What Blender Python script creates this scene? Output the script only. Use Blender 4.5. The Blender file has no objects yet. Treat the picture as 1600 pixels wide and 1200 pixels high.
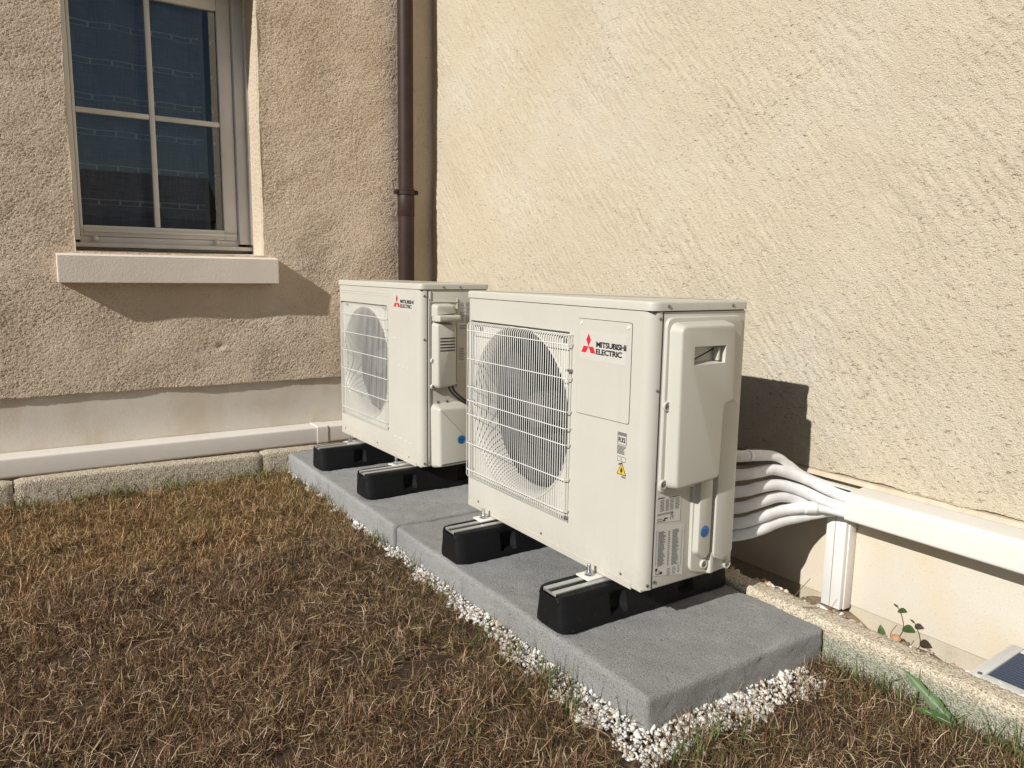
import bpy, bmesh, math, random
import numpy as np
from mathutils import Matrix, Vector
random.seed(7); RNG = np.random.default_rng(11)
sc = bpy.context.scene
COL = sc.collection

# ---------------------------------------------------------------- camera
def cam_rot(yaw, pitch, roll):
    f = np.array([math.cos(pitch)*math.sin(yaw), math.cos(pitch)*math.cos(yaw), math.sin(pitch)])
    r = np.array([math.cos(yaw), -math.sin(yaw), 0.0]); u = np.cross(r, f)
    R = np.array([r, u, -f]); c, s = math.cos(roll), math.sin(roll)
    return (np.array([[c, s, 0], [-s, c, 0], [0, 0, 1]]) @ R).T
cd = bpy.data.cameras.new('camera'); cam = bpy.data.objects.new('camera', cd); COL.objects.link(cam)
M = Matrix(cam_rot(-0.9864, -0.1486, 0.0159).tolist()).to_4x4()
M.translation = (1.278, -1.2331, 0.7727); cam.matrix_world = M
cd.sensor_width = 36; cd.lens = 1175.9/1600*36; cd.clip_start = 0.02; cd.clip_end = 500
sc.camera = cam

# ---------------------------------------------------------------- light
SUN = Vector((-0.235, 1.0, -0.61)).normalized()         # travel direction of the sunlight
elev = math.asin(-SUN.z); azim = math.atan2(-SUN.x, -SUN.y)
w = bpy.data.worlds.new('World'); sc.world = w; w.use_nodes = True
nt = w.node_tree; nt.nodes.clear()
sky = nt.nodes.new('ShaderNodeTexSky'); sky.sky_type = 'NISHITA'; sky.sun_disc = False
sky.sun_elevation = elev; sky.sun_rotation = azim; sky.air_density = 1.0; sky.dust_density = 1.0; sky.ozone_density = 2.2
bg = nt.nodes.new('ShaderNodeBackground'); bg.inputs[1].default_value = 0.046
out = nt.nodes.new('ShaderNodeOutputWorld')
nt.links.new(sky.outputs[0], bg.inputs[0]); nt.links.new(bg.outputs[0], out.inputs[0])
sl = bpy.data.lights.new('sun', 'SUN'); sl.energy = 4.75; sl.angle = math.radians(0.53); sl.color = (1.0, 0.975, 0.93)
so = bpy.data.objects.new('sun', sl); COL.objects.link(so)
so.rotation_euler = SUN.to_track_quat('-Z', 'Y').to_euler(); so.location = (2, -6, 6)
sc.view_settings.view_transform = 'Standard'; sc.view_settings.look = 'None'
sc.view_settings.exposure = 0.0; sc.view_settings.gamma = 1.0; sc.view_settings.use_curve_mapping = False
sc.render.engine = 'CYCLES'

# ---------------------------------------------------------------- materials
class NB:
    """small node builder"""
    def __init__(s, name):
        s.m = bpy.data.materials.new(name); s.m.use_nodes = True; s.t = s.m.node_tree
        s.b = s.t.nodes['Principled BSDF']; s.tc = s.t.nodes.new('ShaderNodeTexCoord')
    def n(s, typ, **kw):
        x = s.t.nodes.new(typ)
        for k, v in kw.items(): setattr(x, k, v)
        return x
    def l(s, a, b): s.t.links.new(a, b)
    def noise(s, scale, detail=3, rough=.55, vec=None, dist=0):
        x = s.n('ShaderNodeTexNoise'); x.inputs['Scale'].default_value = scale; x.inputs['Detail'].default_value = detail
        x.inputs['Roughness'].default_value = rough; x.inputs['Distortion'].default_value = dist
        s.l(vec or s.tc.outputs['Object'], x.inputs['Vector']); return x.outputs['Fac']
    def vor(s, scale, vec=None, feature='F1', out='Distance'):
        x = s.n('ShaderNodeTexVoronoi', feature=feature); x.inputs['Scale'].default_value = scale
        s.l(vec or s.tc.outputs['Object'], x.inputs['Vector']); return x.outputs[out]
    def map(s, sc_=(1, 1, 1), rot=(0, 0, 0)):
        x = s.n('ShaderNodeMapping'); x.inputs['Scale'].default_value = sc_; x.inputs['Rotation'].default_value = rot
        s.l(s.tc.outputs['Object'], x.inputs['Vector']); return x.outputs['Vector']
    def ramp(s, fac, stops):
        x = s.n('ShaderNodeValToRGB'); e = x.color_ramp.elements
        while len(e) < len(stops): e.new(0.5)
        for i, (p, c) in enumerate(stops):
            e[i].position = p; e[i].color = (*c, 1) if len(c) == 3 else c
        s.l(fac, x.inputs[0]); return x.outputs[0]
    def mix(s, fac, a, b, mode='MIX'):
        x = s.n('ShaderNodeMix', data_type='RGBA', blend_type=mode)
        for i, v in ((0, fac), (6, a), (7, b)):
            if hasattr(v, 'links'): s.l(v, x.inputs[i])
            else: x.inputs[i].default_value = v if i == 0 else ((*v, 1) if len(v) == 3 else v)
        return x.outputs[2]
    def math(s, op, a, b=0.0):
        x = s.n('ShaderNodeMath', operation=op)
        for i, v in enumerate((a, b)):
            if hasattr(v, 'links'): s.l(v, x.inputs[i])
            else: x.inputs[i].default_value = v
        return x.outputs[0]
    def sep(s):
        x = s.n('ShaderNodeSeparateXYZ'); s.l(s.tc.outputs['Object'], x.inputs[0]); return x.outputs
    def bump(s, h, dist, strength=1.0, prev=None):
        x = s.n('ShaderNodeBump'); x.inputs['Strength'].default_value = strength; x.inputs['Distance'].default_value = dist
        s.l(h, x.inputs['Height'])
        if prev: s.l(prev, x.inputs['Normal'])
        s.l(x.outputs[0], s.b.inputs['Normal']); return x.outputs[0]
    def set(s, col=None, rough=None, metal=None, spec=None, coat=None):
        for k, v in (('Base Color', col), ('Roughness', rough), ('Metallic', metal), ('Specular IOR Level', spec), ('Coat Weight', coat)):
            if v is None: continue
            if hasattr(v, 'links'): s.l(v, s.b.inputs[k])
            else: s.b.inputs[k].default_value = (*v, 1) if k == 'Base Color' else v
        return s.m

def plain(name, col, rough=.5, metal=0, spec=.5, var=.06, scale=9, bump=0.0, bscale=300):
    b = NB(name); f = b.noise(scale, 4)
    lo = tuple(c*(1-var) for c in col); hi = tuple(min(1, c*(1+var)) for c in col)
    b.set(b.ramp(f, [(.3, lo), (.7, hi)]), rough, metal, spec)
    if bump: b.bump(b.noise(bscale, 2), bump)
    return b.m

def m_stucco(name, c1, c2, c3, fine, gs=130):
    b = NB(name)
    big = b.noise(2.2, 5, .6); mid = b.noise(14, 3)
    c = b.ramp(big, [(.3, c1), (.55, c2), (.75, c3)])
    c = b.mix(b.math('MULTIPLY', b.ramp(mid, [(.45, (0, 0, 0)), (.75, (1, 1, 1))]), .35), c, c1)
    sp = b.vor(260, feature='F1')
    c = b.mix(.22, c, b.ramp(sp, [(.1, (1, 1, 1)), (.7, (.55, .5, .45))]), 'MULTIPLY')
    # short torn cracks and pits of coarser grain, denser in some areas
    cr = b.noise(1.0, 3, .6, b.map((70, 70, 170), (0, .25, 0)), .6)
    dens = b.math('MULTIPLY', b.math('SUBTRACT', b.noise(1.6, 3), .5), .16)
    pit = b.ramp(b.math('SUBTRACT', cr, dens), [(.0, (.22, .19, .15)), (.305, (.40, .36, .30)), (.36, (1, 1, 1))])
    c = b.mix(.78, c, pit, 'MULTIPLY')  # darkens pits and cracks: their micro-shadows are put into the colour
    b.set(c, .95, spec=.15)
    h = b.math('ADD', b.noise(gs, 4, .72), b.math('MULTIPLY', b.vor(gs*1.6), -.45))
    h = b.math('ADD', h, b.math('MULTIPLY', pit, .35))
    b.bump(h, fine); return b.m

def m_plinth(name, c1, c2, stain, amt):
    b = NB(name)
    v = b.map((4, 4, 2.6)); s1 = b.noise(1.2, 4, .6, v, .6)
    c = b.ramp(b.noise(3, 5, .6), [(.3, c1), (.7, c2)])
    c = b.mix(b.math('MULTIPLY', b.ramp(s1, [(.42, (0, 0, 0)), (.62, (1, 1, 1))]), amt), c, stain)
    c = b.mix(.5, c, b.ramp(b.noise(230, 2, .5), [(.0, (.45, .4, .34)), (.33, (.7, .65, .6)), (.37, (1, 1, 1))]), 'MULTIPLY')
    b.set(c, .9, spec=.2); b.bump(b.noise(260, 3, .6), .0012); return b.m

MAT = {}
MAT['stucco_side'] = m_stucco('roughcast_render_warm', (.74, .60, .445), (.80, .665, .515), (.85, .73, .59), .0062, 140)
MAT['stucco_main'] = m_stucco('roughcast_render_cream', (.64, .555, .415), (.67, .59, .45), (.685, .625, .51), .0048, 160)
MAT['plinth_side'] = m_plinth('plinth_render_stained', (.655, .61, .535), (.71, .65, .56), (.54, .43, .31), .5)
MAT['plinth_main'] = m_plinth('plinth_render_cream', (.62, .56, .45), (.66, .615, .53), (.66, .52, .33), .4)
MAT['foundation'] = m_plinth('foundation_concrete', (.52, .46, .35), (.62, .56, .45), (.38, .32, .22), .6)
b = NB('sill_render'); b.set(b.ramp(b.noise(5, 4), [(.3, (.70, .62, .55)), (.7, (.77, .70, .62))]), .85, spec=.2); b.bump(b.noise(160, 3), .0015); MAT['sill'] = b.m
b = NB('weathered_white_upvc'); b.set(b.ramp(b.noise(8, 5), [(.3, (.66, .645, .61)), (.7, (.74, .725, .69))]), .35); MAT['upvc'] = b.m
MAT['ivory'] = plain('ivory_painted_steel', (.555, .535, .468), .36, var=.03, scale=5, bump=.00008, bscale=500)
b = NB('ivory_painted_steel_weathered')
c = b.ramp(b.noise(5, 4), [(.3, (.54, .52, .455)), (.7, (.57, .55, .48))])
zz = b.sep()[2]; spl = b.math('MULTIPLY', b.ramp(b.math('ADD', b.math('MULTIPLY', zz, 5.0), b.math('MULTIPLY', b.noise(60, 5, .7), .9)), [(.35, (1, 1, 1)), (.75, (0, 0, 0))]), .22)
c = b.mix(spl, c, (.36, .29, .20))
stk = b.ramp(b.noise(1.0, 4, .6, b.map((26, 26, 1.4))), [(.56, (0, 0, 0)), (.74, (1, 1, 1))]); c = b.mix(b.math('MULTIPLY', stk, .10), c, (.40, .36, .29))
b.set(c, b.ramp(b.noise(14, 4), [(.3, (.30,)*3), (.7, (.44,)*3)])); b.bump(b.noise(3.5, 2), .0012); MAT['ivory'] = b.m
MAT['ivory_plastic'] = plain('ivory_plastic', (.54, .52, .455), .42, var=.02, scale=6, bump=.00012, bscale=700)
MAT['wire'] = plain('white_coated_wire', (.74, .73, .69), .35, var=.02)
MAT['gasket'] = plain('dark_gap_seal', (.03, .03, .03), .8)
MAT['fan'] = plain('grey_fan_plastic', (.085, .076, .084), .42, var=.08, scale=12)
MAT['fin'] = plain('aluminium_fins', (.05, .05, .053), .45, .7, var=.12, scale=40)
MAT['cavity'] = plain('dark_cabinet_inside', (.06, .058, .055), .7)
b = NB('black_recycled_rubber'); b.set(b.ramp(b.vor(420, out='Color'), [(.02, (.10, .10, .10)), (.05, (.007, .007, .0075))]), b.ramp(b.noise(90, 3), [(.3, (.5,)*3), (.7, (.75,)*3)]), spec=.22)
b.bump(b.noise(330, 2), .0012); MAT['rubber'] = b.m
MAT['rail'] = plain('galvanised_rail', (.50, .49, .47), .38, .35, var=.08, scale=60)
MAT['zinc'] = plain('zinc_plated_steel', (.62, .64, .66), .28, 1, var=.08, scale=90)
MAT['screw'] = plain('steel_screw', (.32, .31, .30), .35, .9)
MAT['trunk'] = plain('white_pvc_trunking', (.78, .735, .67), .32, var=.02, scale=5)
MAT['trunk_r'] = plain('cream_pvc_trunking', (.73, .71, .655), .34, var=.02, scale=5)
MAT['mortar'] = plain('tan_sealing_mortar', (.60, .50, .38), .9, var=.12, scale=30, bump=.002, bscale=200)
b = NB('brown_pvc_pipe'); b.set(b.ramp(b.noise(7, 5), [(.3, (.036, .021, .018)), (.7, (.050, .029, .024))]), .5, spec=.25); b.bump(b.noise(40, 2), .0004); MAT['brown'] = b.m
MAT['black'] = plain('black_cable_sheath', (.015, .015, .016), .45)
MAT['red'] = plain('red_print', (.62, .02, .035), .4, var=.02)
MAT['ink'] = plain('black_print', (.022, .02, .025), .45, var=.02)
MAT['greyink'] = plain('grey_print', (.17, .16, .16), .6, var=.02)
MAT['label'] = plain('clear_label_film', (.575, .56, .505), .28, var=.01)
MAT['paper'] = plain('white_label_paper', (.62, .605, .56), .5, var=.02)
MAT['yellow'] = plain('warning_yellow', (.75, .55, .03), .45, var=.02)
b = NB('blue_sticker'); b.set(b.ramp(b.noise(160, 2), [(.42, (.018, .13, .36)), (.55, (.03, .22, .52))]), .3); MAT['blue'] = b.m
# glass: mirror-like reflection over a clear pane
b = NB('window_glass'); t = b.t
tr = b.n('ShaderNodeBsdfTransparent'); tr.inputs[0].default_value = (.86, .9, .9, 1); gl = b.n('ShaderNodeBsdfGlossy'); gl.inputs['Roughness'].default_value = .004
lw = b.n('ShaderNodeFresnel'); lw.inputs[0].default_value = 1.7; ms = b.n('ShaderNodeMixShader')
b.l(b.math('MINIMUM', b.math('MULTIPLY', lw.outputs[0], 1.35), 1.0), ms.inputs[0]); b.l(tr.outputs[0], ms.inputs[1]); b.l(gl.outputs[0], ms.inputs[2]); b.l(ms.outputs[0], t.nodes['Material Output'].inputs[0]); MAT['glass'] = b.m
b = NB('grey_voile_sky_tint'); wv = b.map((1, 330, 10)); hv = b.map((1, 10, 330))
c = b.mix(.5, b.ramp(b.noise(1, 2, .5, wv), [(.34, (.22, .22, .30)), (.66, (.56, .56, .68))]), b.ramp(b.noise(1, 2, .5, hv), [(.34, (.22, .22, .30)), (.66, (.56, .56, .68))]))  # blue cast in the cloth colour stands in for sky reflection in panes
b.set(c, .9, spec=.1); MAT['voile'] = b.m
MAT['voile_thread'] = plain('pale_voile_thread', (.98, .97, .96), .9)
MAT['curtain_edge'] = plain('pale_curtain_hem', (.42, .42, .44), .9)
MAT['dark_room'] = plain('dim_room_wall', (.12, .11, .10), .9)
# concrete pad
def m_concrete(name, lo, hi):
    b = NB(name); c = b.ramp(b.noise(5, 6, .62), [(.3, lo), (.7, hi)]); c = b.mix(b.math('MULTIPLY', b.ramp(b.noise(2.3, 5, .65), [(.5, (0, 0, 0)), (.66, (1, 1, 1))]), .28), c, (.24, .225, .20))
    c = b.mix(.75, c, b.ramp(b.noise(330, 2, .6), [(.34, (.38, .38, .38)), (.48, (.88, .88, .88)), (.62, (1.0, 1.0, 1.0))]), 'MULTIPLY')
    c = b.mix(b.math('MULTIPLY', b.ramp(b.noise(420, 1), [(.66, (0, 0, 0)), (.72, (1, 1, 1))]), .5), c, (.75, .74, .72))
    b.set(c, .9, spec=.25)
    b.bump(b.math('ADD', b.noise(250, 4, .75), b.math('MULTIPLY', b.ramp(b.noise(70, 2, .5), [(.27, (0, 0, 0)), (.33, (1, 1, 1))]), .5)), .0050); return b.m
MAT['concrete'] = m_concrete('grey_broomed_concrete', (.33, .328, .32), (.43, .425, .415))
MAT['concrete2'] = m_concrete('pale_broomed_concrete', (.36, .36, .36), (.46, .46, .455))
# kerb: exposed sandy aggregate, algae on the side that faces the lawn
b = NB('sandy_kerb_aggregate'); agg = b.vor(240, out='Color')
c = b.ramp(agg, [(.1, (.30, .23, .15)), (.4, (.55, .475, .36)), (.8, (.70, .635, .51))])
z = b.sep()[2]
c = b.mix(b.math('MULTIPLY', b.ramp(b.math('ADD', b.math('MULTIPLY', z, 1.0), b.math('MULTIPLY', b.noise(9, 4), .06)), [(.0, (1, 1, 1)), (1, (1, 1, 1))]), 0), c, c)
b.set(c, .95, spec=.15); b.bump(b.math('ADD', b.vor(240), b.noise(180, 3)), .003); MAT['kerb'] = b.m
b = NB('algae_stained_kerb'); agg = b.vor(280, out='Color')
c1 = b.ramp(agg, [(.1, (.32, .25, .17)), (.4, (.58, .50, .37)), (.8, (.73, .66, .53))])
c2 = b.ramp(agg, [(.1, (.17, .18, .12)), (.5, (.34, .34, .26)), (.9, (.50, .48, .38))])
zz = b.math('ADD', b.sep()[2], b.math('MULTIPLY', b.noise(22, 4), .03))
b.set(b.mix(b.ramp(b.math('MULTIPLY_ADD', zz, 12.0), [(.0, (1, 1, 1)), (.4, (0, 0, 0))]) if False else b.ramp(b.math('MULTIPLY', b.math('ADD', zz, .045), 16.0), [(.2, (1, 1, 1)), (.75, (0, 0, 0))]), c1, c2), .95, spec=.15)
b.bump(b.math('ADD', b.vor(260), b.noise(200, 3)), .003); MAT['kerb_algae'] = b.m
b = NB('dark_lawn_soil'); b.set(b.ramp(b.noise(60, 6, .7), [(.3, (.045, .030, .020)), (.7, (.12, .085, .058))]), .95, spec=.1); b.bump(b.noise(180, 5, .7), .006); MAT['soil'] = b.m
b = NB('trench_earth'); b.set(b.ramp(b.noise(50, 6, .7), [(.3, (.22, .16, .10)), (.7, (.46, .37, .26))]), .95, spec=.1); b.bump(b.noise(140, 5, .7), .008); MAT['earth'] = b.m
def m_attr(name, rough=.6, transl=0.0):
    b = NB(name); a = b.n('ShaderNodeAttribute'); a.attribute_name = 'tint'
    b.set(a.outputs['Color'], rough, spec=.25)
    return b.m
MAT['grass'] = m_attr('dry_grass_blades', .62)
MAT['gravel'] = m_attr('white_marble_chips', .7)
MAT['leaf'] = plain('green_leaf', (.045, .085, .02), .45, var=.3, scale=60)
MAT['leaf2'] = plain('broad_green_leaf', (.06, .125, .025), .5, var=.2, scale=40)
MAT['stem'] = plain('reddish_stem', (.16, .10, .05), .6)
MAT['foam'] = None
b = NB('white_pipe_insulation'); hx = b.n('ShaderNodeTexChecker'); hx.inputs['Scale'].default_value = 1.0
uv = b.n('ShaderNodeUVMap'); mp = b.n('ShaderNodeMapping'); mp.inputs['Scale'].default_value = (1, 1, 1); b.l(uv.outputs[0], mp.inputs[0])
wa = b.n('ShaderNodeTexWave', wave_type='BANDS', bands_direction='DIAGONAL'); wa.inputs['Scale'].default_value = .55; b.l(mp.outputs[0], wa.inputs[0])
b.set(b.ramp(b.noise(40, 4), [(.3, (.76, .755, .74)), (.7, (.84, .835, .82))]), .55); b.bump(b.math('ADD', wa.outputs['Fac'], b.math('MULTIPLY', b.noise(60, 3), .8)), .0003); MAT['foam'] = b.m
MAT['tape'] = plain('white_wrapping_tape', (.78, .77, .75), .25, var=.03)
MAT['panel_frame'] = plain('grey_white_plastic_frame', (.60, .60, .57), .4)
MAT['slat'] = plain('steel_blue_slat', (.05, .065, .10), .45, .0)
MAT['roof'] = plain('far_roof_tiles', (.10, .075, .06), .8, var=.3, scale=1.5)
MAT['far_wall'] = plain('far_house_render', (.60, .54, .44), .9, var=.1, scale=.6)
MAT['far_glass'] = plain('far_dark_glass', (.04, .05, .06), .1)
MAT['pot_tan'] = plain('terracotta_chip', (.45, .24, .13), .8, var=.2, scale=90)

# ---------------------------------------------------------------- mesh helpers
def link(name, me, mat, parent=None, smooth=False, loc=None):
    o = bpy.data.objects.new(name, me); COL.objects.link(o)
    if mat is not None:
        for m_ in (mat if isinstance(mat, (list, tuple)) else [mat]): me.materials.append(m_)
    if smooth: me.shade_smooth()
    if parent is not None: o.parent = parent
    if loc is not None: o.location = loc
    return o
def from_bm(name, bm, mat, parent=None, smooth=False, angle=None, loc=None):
    bmesh.ops.recalc_face_normals(bm, faces=bm.faces)
    me = bpy.data.meshes.new(name)
    if angle is not None:
        for f in bm.faces: f.smooth = True
        for e in bm.edges:
            if len(e.link_faces) == 2 and e.calc_face_angle(0) > math.radians(angle): e.smooth = False
    bm.to_mesh(me); bm.free()
    return link(name, me, mat, parent, smooth, loc)
def add_box(bm, x0, x1, y0, y1, z0, z1):
    v = [bm.verts.new(p) for p in ((x0,y0,z0),(x1,y0,z0),(x1,y1,z0),(x0,y1,z0),(x0,y0,z1),(x1,y0,z1),(x1,y1,z1),(x0,y1,z1))]
    for f in ((0,3,2,1),(4,5,6,7),(0,1,5,4),(1,2,6,5),(2,3,7,6),(3,0,4,7)): bm.faces.new([v[i] for i in f])
def box(name, x0, x1, y0, y1, z0, z1, mat, parent=None, bevel=0, seg=2):
    bm = bmesh.new(); add_box(bm, x0, x1, y0, y1, z0, z1)
    if bevel: bmesh.ops.bevel(bm, geom=bm.edges[:], offset=bevel, segments=seg, profile=.5, affect='EDGES')
    return from_bm(name, bm, mat, parent, angle=35)
def tri_fill(bm, loop): return bm.faces.new(loop)
def rounded(poly, r, n=4):
    """round the corners of a 2d polygon"""
    outp = []; N = len(poly)
    for i, p in enumerate(poly):
        a = Vector(poly[i-1]); p = Vector(p); c = Vector(poly[(i+1) % N])
        rr = r[i] if isinstance(r, (list, tuple)) else r
        da = (a-p).normalized(); dc = (c-p).normalized()
        rr = min(rr, (a-p).length*.45, (c-p).length*.45)
        p0 = p+da*rr; p1 = p+dc*rr
        if rr < 1e-5: outp.append(tuple(p)); continue
        for k in range(n+1):
            t = k/n; q = p0*(1-t)**2 + p*2*t*(1-t) + p1*t*t; outp.append(tuple(q))
    return outp
def prism_bm(rings):
    """rings: list of lists of 3d points with the same count; closed both ends"""
    bm = bmesh.new(); R = [[bm.verts.new(p) for p in r] for r in rings]
    n = len(R[0])
    for a, c in zip(R, R[1:]):
        for i in range(n): bm.faces.new((a[i], a[(i+1) % n], c[(i+1) % n], c[i]))
    bm.faces.new(R[0]); bm.faces.new(R[-1]); return bm
def inset_poly(p, d):
    c = Vector((sum(a[0] for a in p)/len(p), sum(a[1] for a in p)/len(p)))
    o = []; N = len(p)
    area = sum(p[i][0]*p[(i+1) % N][1]-p[(i+1) % N][0]*p[i][1] for i in range(N)); sg = 1 if area > 0 else -1
    for i in range(N):
        a = Vector(p[i-1]); b_ = Vector(p[i]); c_ = Vector(p[(i+1) % N])
        t1 = (b_-a); t2 = (c_-b_)
        if t1.length < 1e-7 or t2.length < 1e-7: o.append(tuple(b_)); continue
        n1 = Vector((-t1.y, t1.x)).normalized()*sg; n2 = Vector((-t2.y, t2.x)).normalized()*sg
        nn = (n1+n2); nn = nn/max(nn.length_squared/2, .5)
        o.append(tuple(b_+nn*d))
    return o
def relief_x(name, poly, x0, x1, draft, mat, parent, r=.008, soft=.003, n=4):
    """a moulded boss standing on the plane x=x0, outline poly in (y,z), rounded corners and a softened rim"""
    P = rounded(poly, r, n)
    rings = [[(x0, *q) for q in inset_poly(P, -draft)]]
    rings.append([(x1-soft, *q) for q in P])
    for k in (1, 2, 3):
        a = k/3*math.pi/2
        rings.append([(x1-soft+soft*math.sin(a), *q) for q in inset_poly(P, soft*(1-math.cos(a)))])
    return from_bm(name, prism_bm(rings), mat, parent, angle=40)
def tube_bm(bm, pts, r, n=8, cap=True, uv=None):
    pts = [Vector(p) for p in pts]; rings = []; up = Vector((0, 0, 1)); prev = None; L = 0
    for i, p in enumerate(pts):
        t = (pts[min(i+1, len(pts)-1)]-pts[max(i-1, 0)]).normalized()
        if prev is None:
            s = t.cross(up)
            if s.length < 1e-3: s = t.cross(Vector((1, 0, 0)))
            s.normalize()
        else: s = (prev-t*prev.dot(t)).normalized()
        prev = s; u = s.cross(t); rr = r[i] if isinstance(r, (list, tuple)) else r
        rings.append([bm.verts.new(p+(s*math.cos(a)+u*math.sin(a))*rr) for a in [2*math.pi*k/n for k in range(n)]])
    lens = [0.0]
    for a, c in zip(pts, pts[1:]): lens.append(lens[-1]+(c-a).length)
    ul = bm.loops.layers.uv.verify() if uv else None
    for j, (a, c) in enumerate(zip(rings, rings[1:])):
        for i in range(n):
            f = bm.faces.new((a[i], a[(i+1) % n], c[(i+1) % n], c[i])); f.smooth = True
            if uv:
                for lp, (uu, vv) in zip(f.loops, ((i, j), (i+1, j), (i+1, j+1), (i, j+1))):
                    lp[ul].uv = (uu/n*uv, lens[vv]/(2*math.pi*(r if not isinstance(r, (list, tuple)) else r[0]))*uv)
    if cap: bm.faces.new(rings[0]); bm.faces.new(rings[-1])
def smooth_path(pts, n=8):
    P = [Vector(p) for p in pts]; P = [P[0]*2-P[1]]+P+[P[-1]*2-P[-2]]; o = []
    for i in range(1, len(P)-2):
        for k in range(n):
            t = k/n; a, b_, c, d = P[i-1:i+3]
            o.append(.5*((2*b_)+(c-a)*t+(2*a-5*b_+4*c-d)*t*t+(3*b_-a-3*c+d)*t**3))
    o.append(P[-2]); return o
def tube(name, pts, r, mat, parent=None, n=10, uv=None):
    bm = bmesh.new(); tube_bm(bm, pts, r, n, uv=uv); return from_bm(name, bm, mat, parent)
def lathe_bm(bm, prof, n, origin, axis='z', flip=1):
    """prof: (radius, height) list, revolved about an axis through origin"""
    R = []
    for (r, h) in prof:
        ring = []
        for k in range(n):
            a = 2*math.pi*k/n; c, s = math.cos(a)*r, math.sin(a)*r
            p = {'z': (c, s, h), 'y': (c, h, s), 'x': (h, c, s)}[axis]
            ring.append(bm.verts.new((origin[0]+p[0], origin[1]+p[1], origin[2]+p[2])))
        R.append(ring)
    for a, c in zip(R, R[1:]):
        for i in range(n):
            f = bm.faces.new((a[i], a[(i+1) % n], c[(i+1) % n], c[i])); f.smooth = True
    return R
def lathe(name, prof, n, origin, axis, mat, parent=None, cap=True, angle=40):
    bm = bmesh.new(); R = lathe_bm(bm, prof, n, origin, axis)
    if cap:
        if prof[0][0] > 1e-6: bm.faces.new(R[0])
        if prof[-1][0] > 1e-6: bm.faces.new(R[-1])
    return from_bm(name, bm, mat, parent, angle=angle)
def empty(name, loc=(0, 0, 0), rz=0):
    o = bpy.data.objects.new(name, None); COL.objects.link(o); o.location = loc; o.rotation_euler = (0, 0, rz); o.empty_display_size = .05
    return o
def tag(o, label=None, cat=None, group=None, kind=None):
    if label: o['label'] = label
    if cat: o['category'] = cat
    if group: o['group'] = group
    if kind: o['kind'] = kind
    return o
def np_mesh(name, V, F, mat, parent=None, smooth=False, tint=None):
    me = bpy.data.meshes.new(name); V = np.asarray(V, np.float32); F = np.asarray(F, np.int32); k = F.shape[1]
    me.vertices.add(len(V)); me.vertices.foreach_set('co', V.ravel())
    me.loops.add(F.size); me.loops.foreach_set('vertex_index', F.ravel())
    me.polygons.add(len(F)); me.polygons.foreach_set('loop_start', np.arange(0, F.size, k, dtype=np.int32))
    me.polygons.foreach_set('loop_total', np.full(len(F), k, np.int32))
    if smooth: me.polygons.foreach_set('use_smooth', np.ones(len(F), bool))
    me.update(calc_edges=True)
    if tint is not None:
        at = me.color_attributes.new('tint', 'FLOAT_COLOR', 'POINT'); at.data.foreach_set('color', np.asarray(tint, np.float32).ravel())
    return link(name, me, mat, parent)

def fft_field(nx, ny, d, lam, seed, ang=0, stretch=1.0, bw=.35):
    """band-limited random relief, unit variance; d = grid step, lam = grain size in metres"""
    r = np.random.default_rng(seed); w_ = np.fft.rfft2(r.standard_normal((nx, ny)))
    fx = np.fft.fftfreq(nx, d)[:, None]; fy = np.fft.rfftfreq(ny, d)[None, :]
    u = fx*math.cos(ang)+fy*math.sin(ang); v_ = -fx*math.sin(ang)+fy*math.cos(ang)
    k = np.sqrt((u*stretch)**2+v_**2)*lam+1e-9
    f = np.fft.irfft2(w_*np.exp(-(np.log(k))**2/(2*bw**2)), (nx, ny)); return f/f.std()

# ================================================================= SETTING
ZG = -0.185                     # lawn level
def grid_sheet(name, xs, ys, zf, mat, parent=None):
    X, Y = np.meshgrid(xs, ys, indexing='ij'); Z = zf(X, Y)
    V = np.stack([X, Y, Z], -1).reshape(-1, 3); nx, ny = X.shape
    i = np.arange(nx-1)[:, None]*ny+np.arange(ny-1)[None, :]
    F = np.stack([i, i+ny, i+ny+1, i+1], -1).reshape(-1, 4)
    return np_mesh(name, V, F, mat, parent, smooth=True)
def lump(X, Y):
    return .006*np.sin(X*9.1+1.3*np.sin(Y*7))*np.cos(Y*8.3+X*3)+.004*np.sin(X*23+2)*np.sin(Y*19+X*5)
xs = np.concatenate([np.linspace(-120, -4, 8), np.linspace(-3.8, 3, 240), np.linspace(3.5, 140, 10)])
ys = np.concatenate([np.linspace(-120, -3.2, 8), np.linspace(-3, .45, 170), [.456], np.linspace(.5, 90, 8)])
g = grid_sheet('ground', xs, ys, lambda X, Y: ZG-.012+lump(X, Y)*((abs(X) < 3.5) & (Y > -3) & (Y < .44))-.14*(Y > .452)-.1*((X < -2.27) & (X > -20)), MAT['soil']); tag(g, kind='structure')
# gravel-and-earth trenches between kerb and house
trench_z = lambda X, Y: -.114-.150*np.clip((Y-.530)/.05, 0, 1)+.072*np.exp(-((X-.02)/.13)**2)*(Y > .56)+.006*np.sin(X*31+Y*20)*np.sin(Y*33)+.003*np.sin(X*77)
t1 = grid_sheet('drainage_trench', np.linspace(-2.55, 3.2, 180), np.linspace(.47, .80, 34), lambda X, Y: trench_z(X, Y), MAT['earth']); tag(t1, kind='structure')
t2 = grid_sheet('drainage_trench', np.linspace(-2.57, -2.26, 12), np.linspace(-3.2, .47, 90), lambda X, Y: -.195+.006*np.sin(Y*31+X*20), MAT['earth']); tag(t2, kind='structure')

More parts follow.
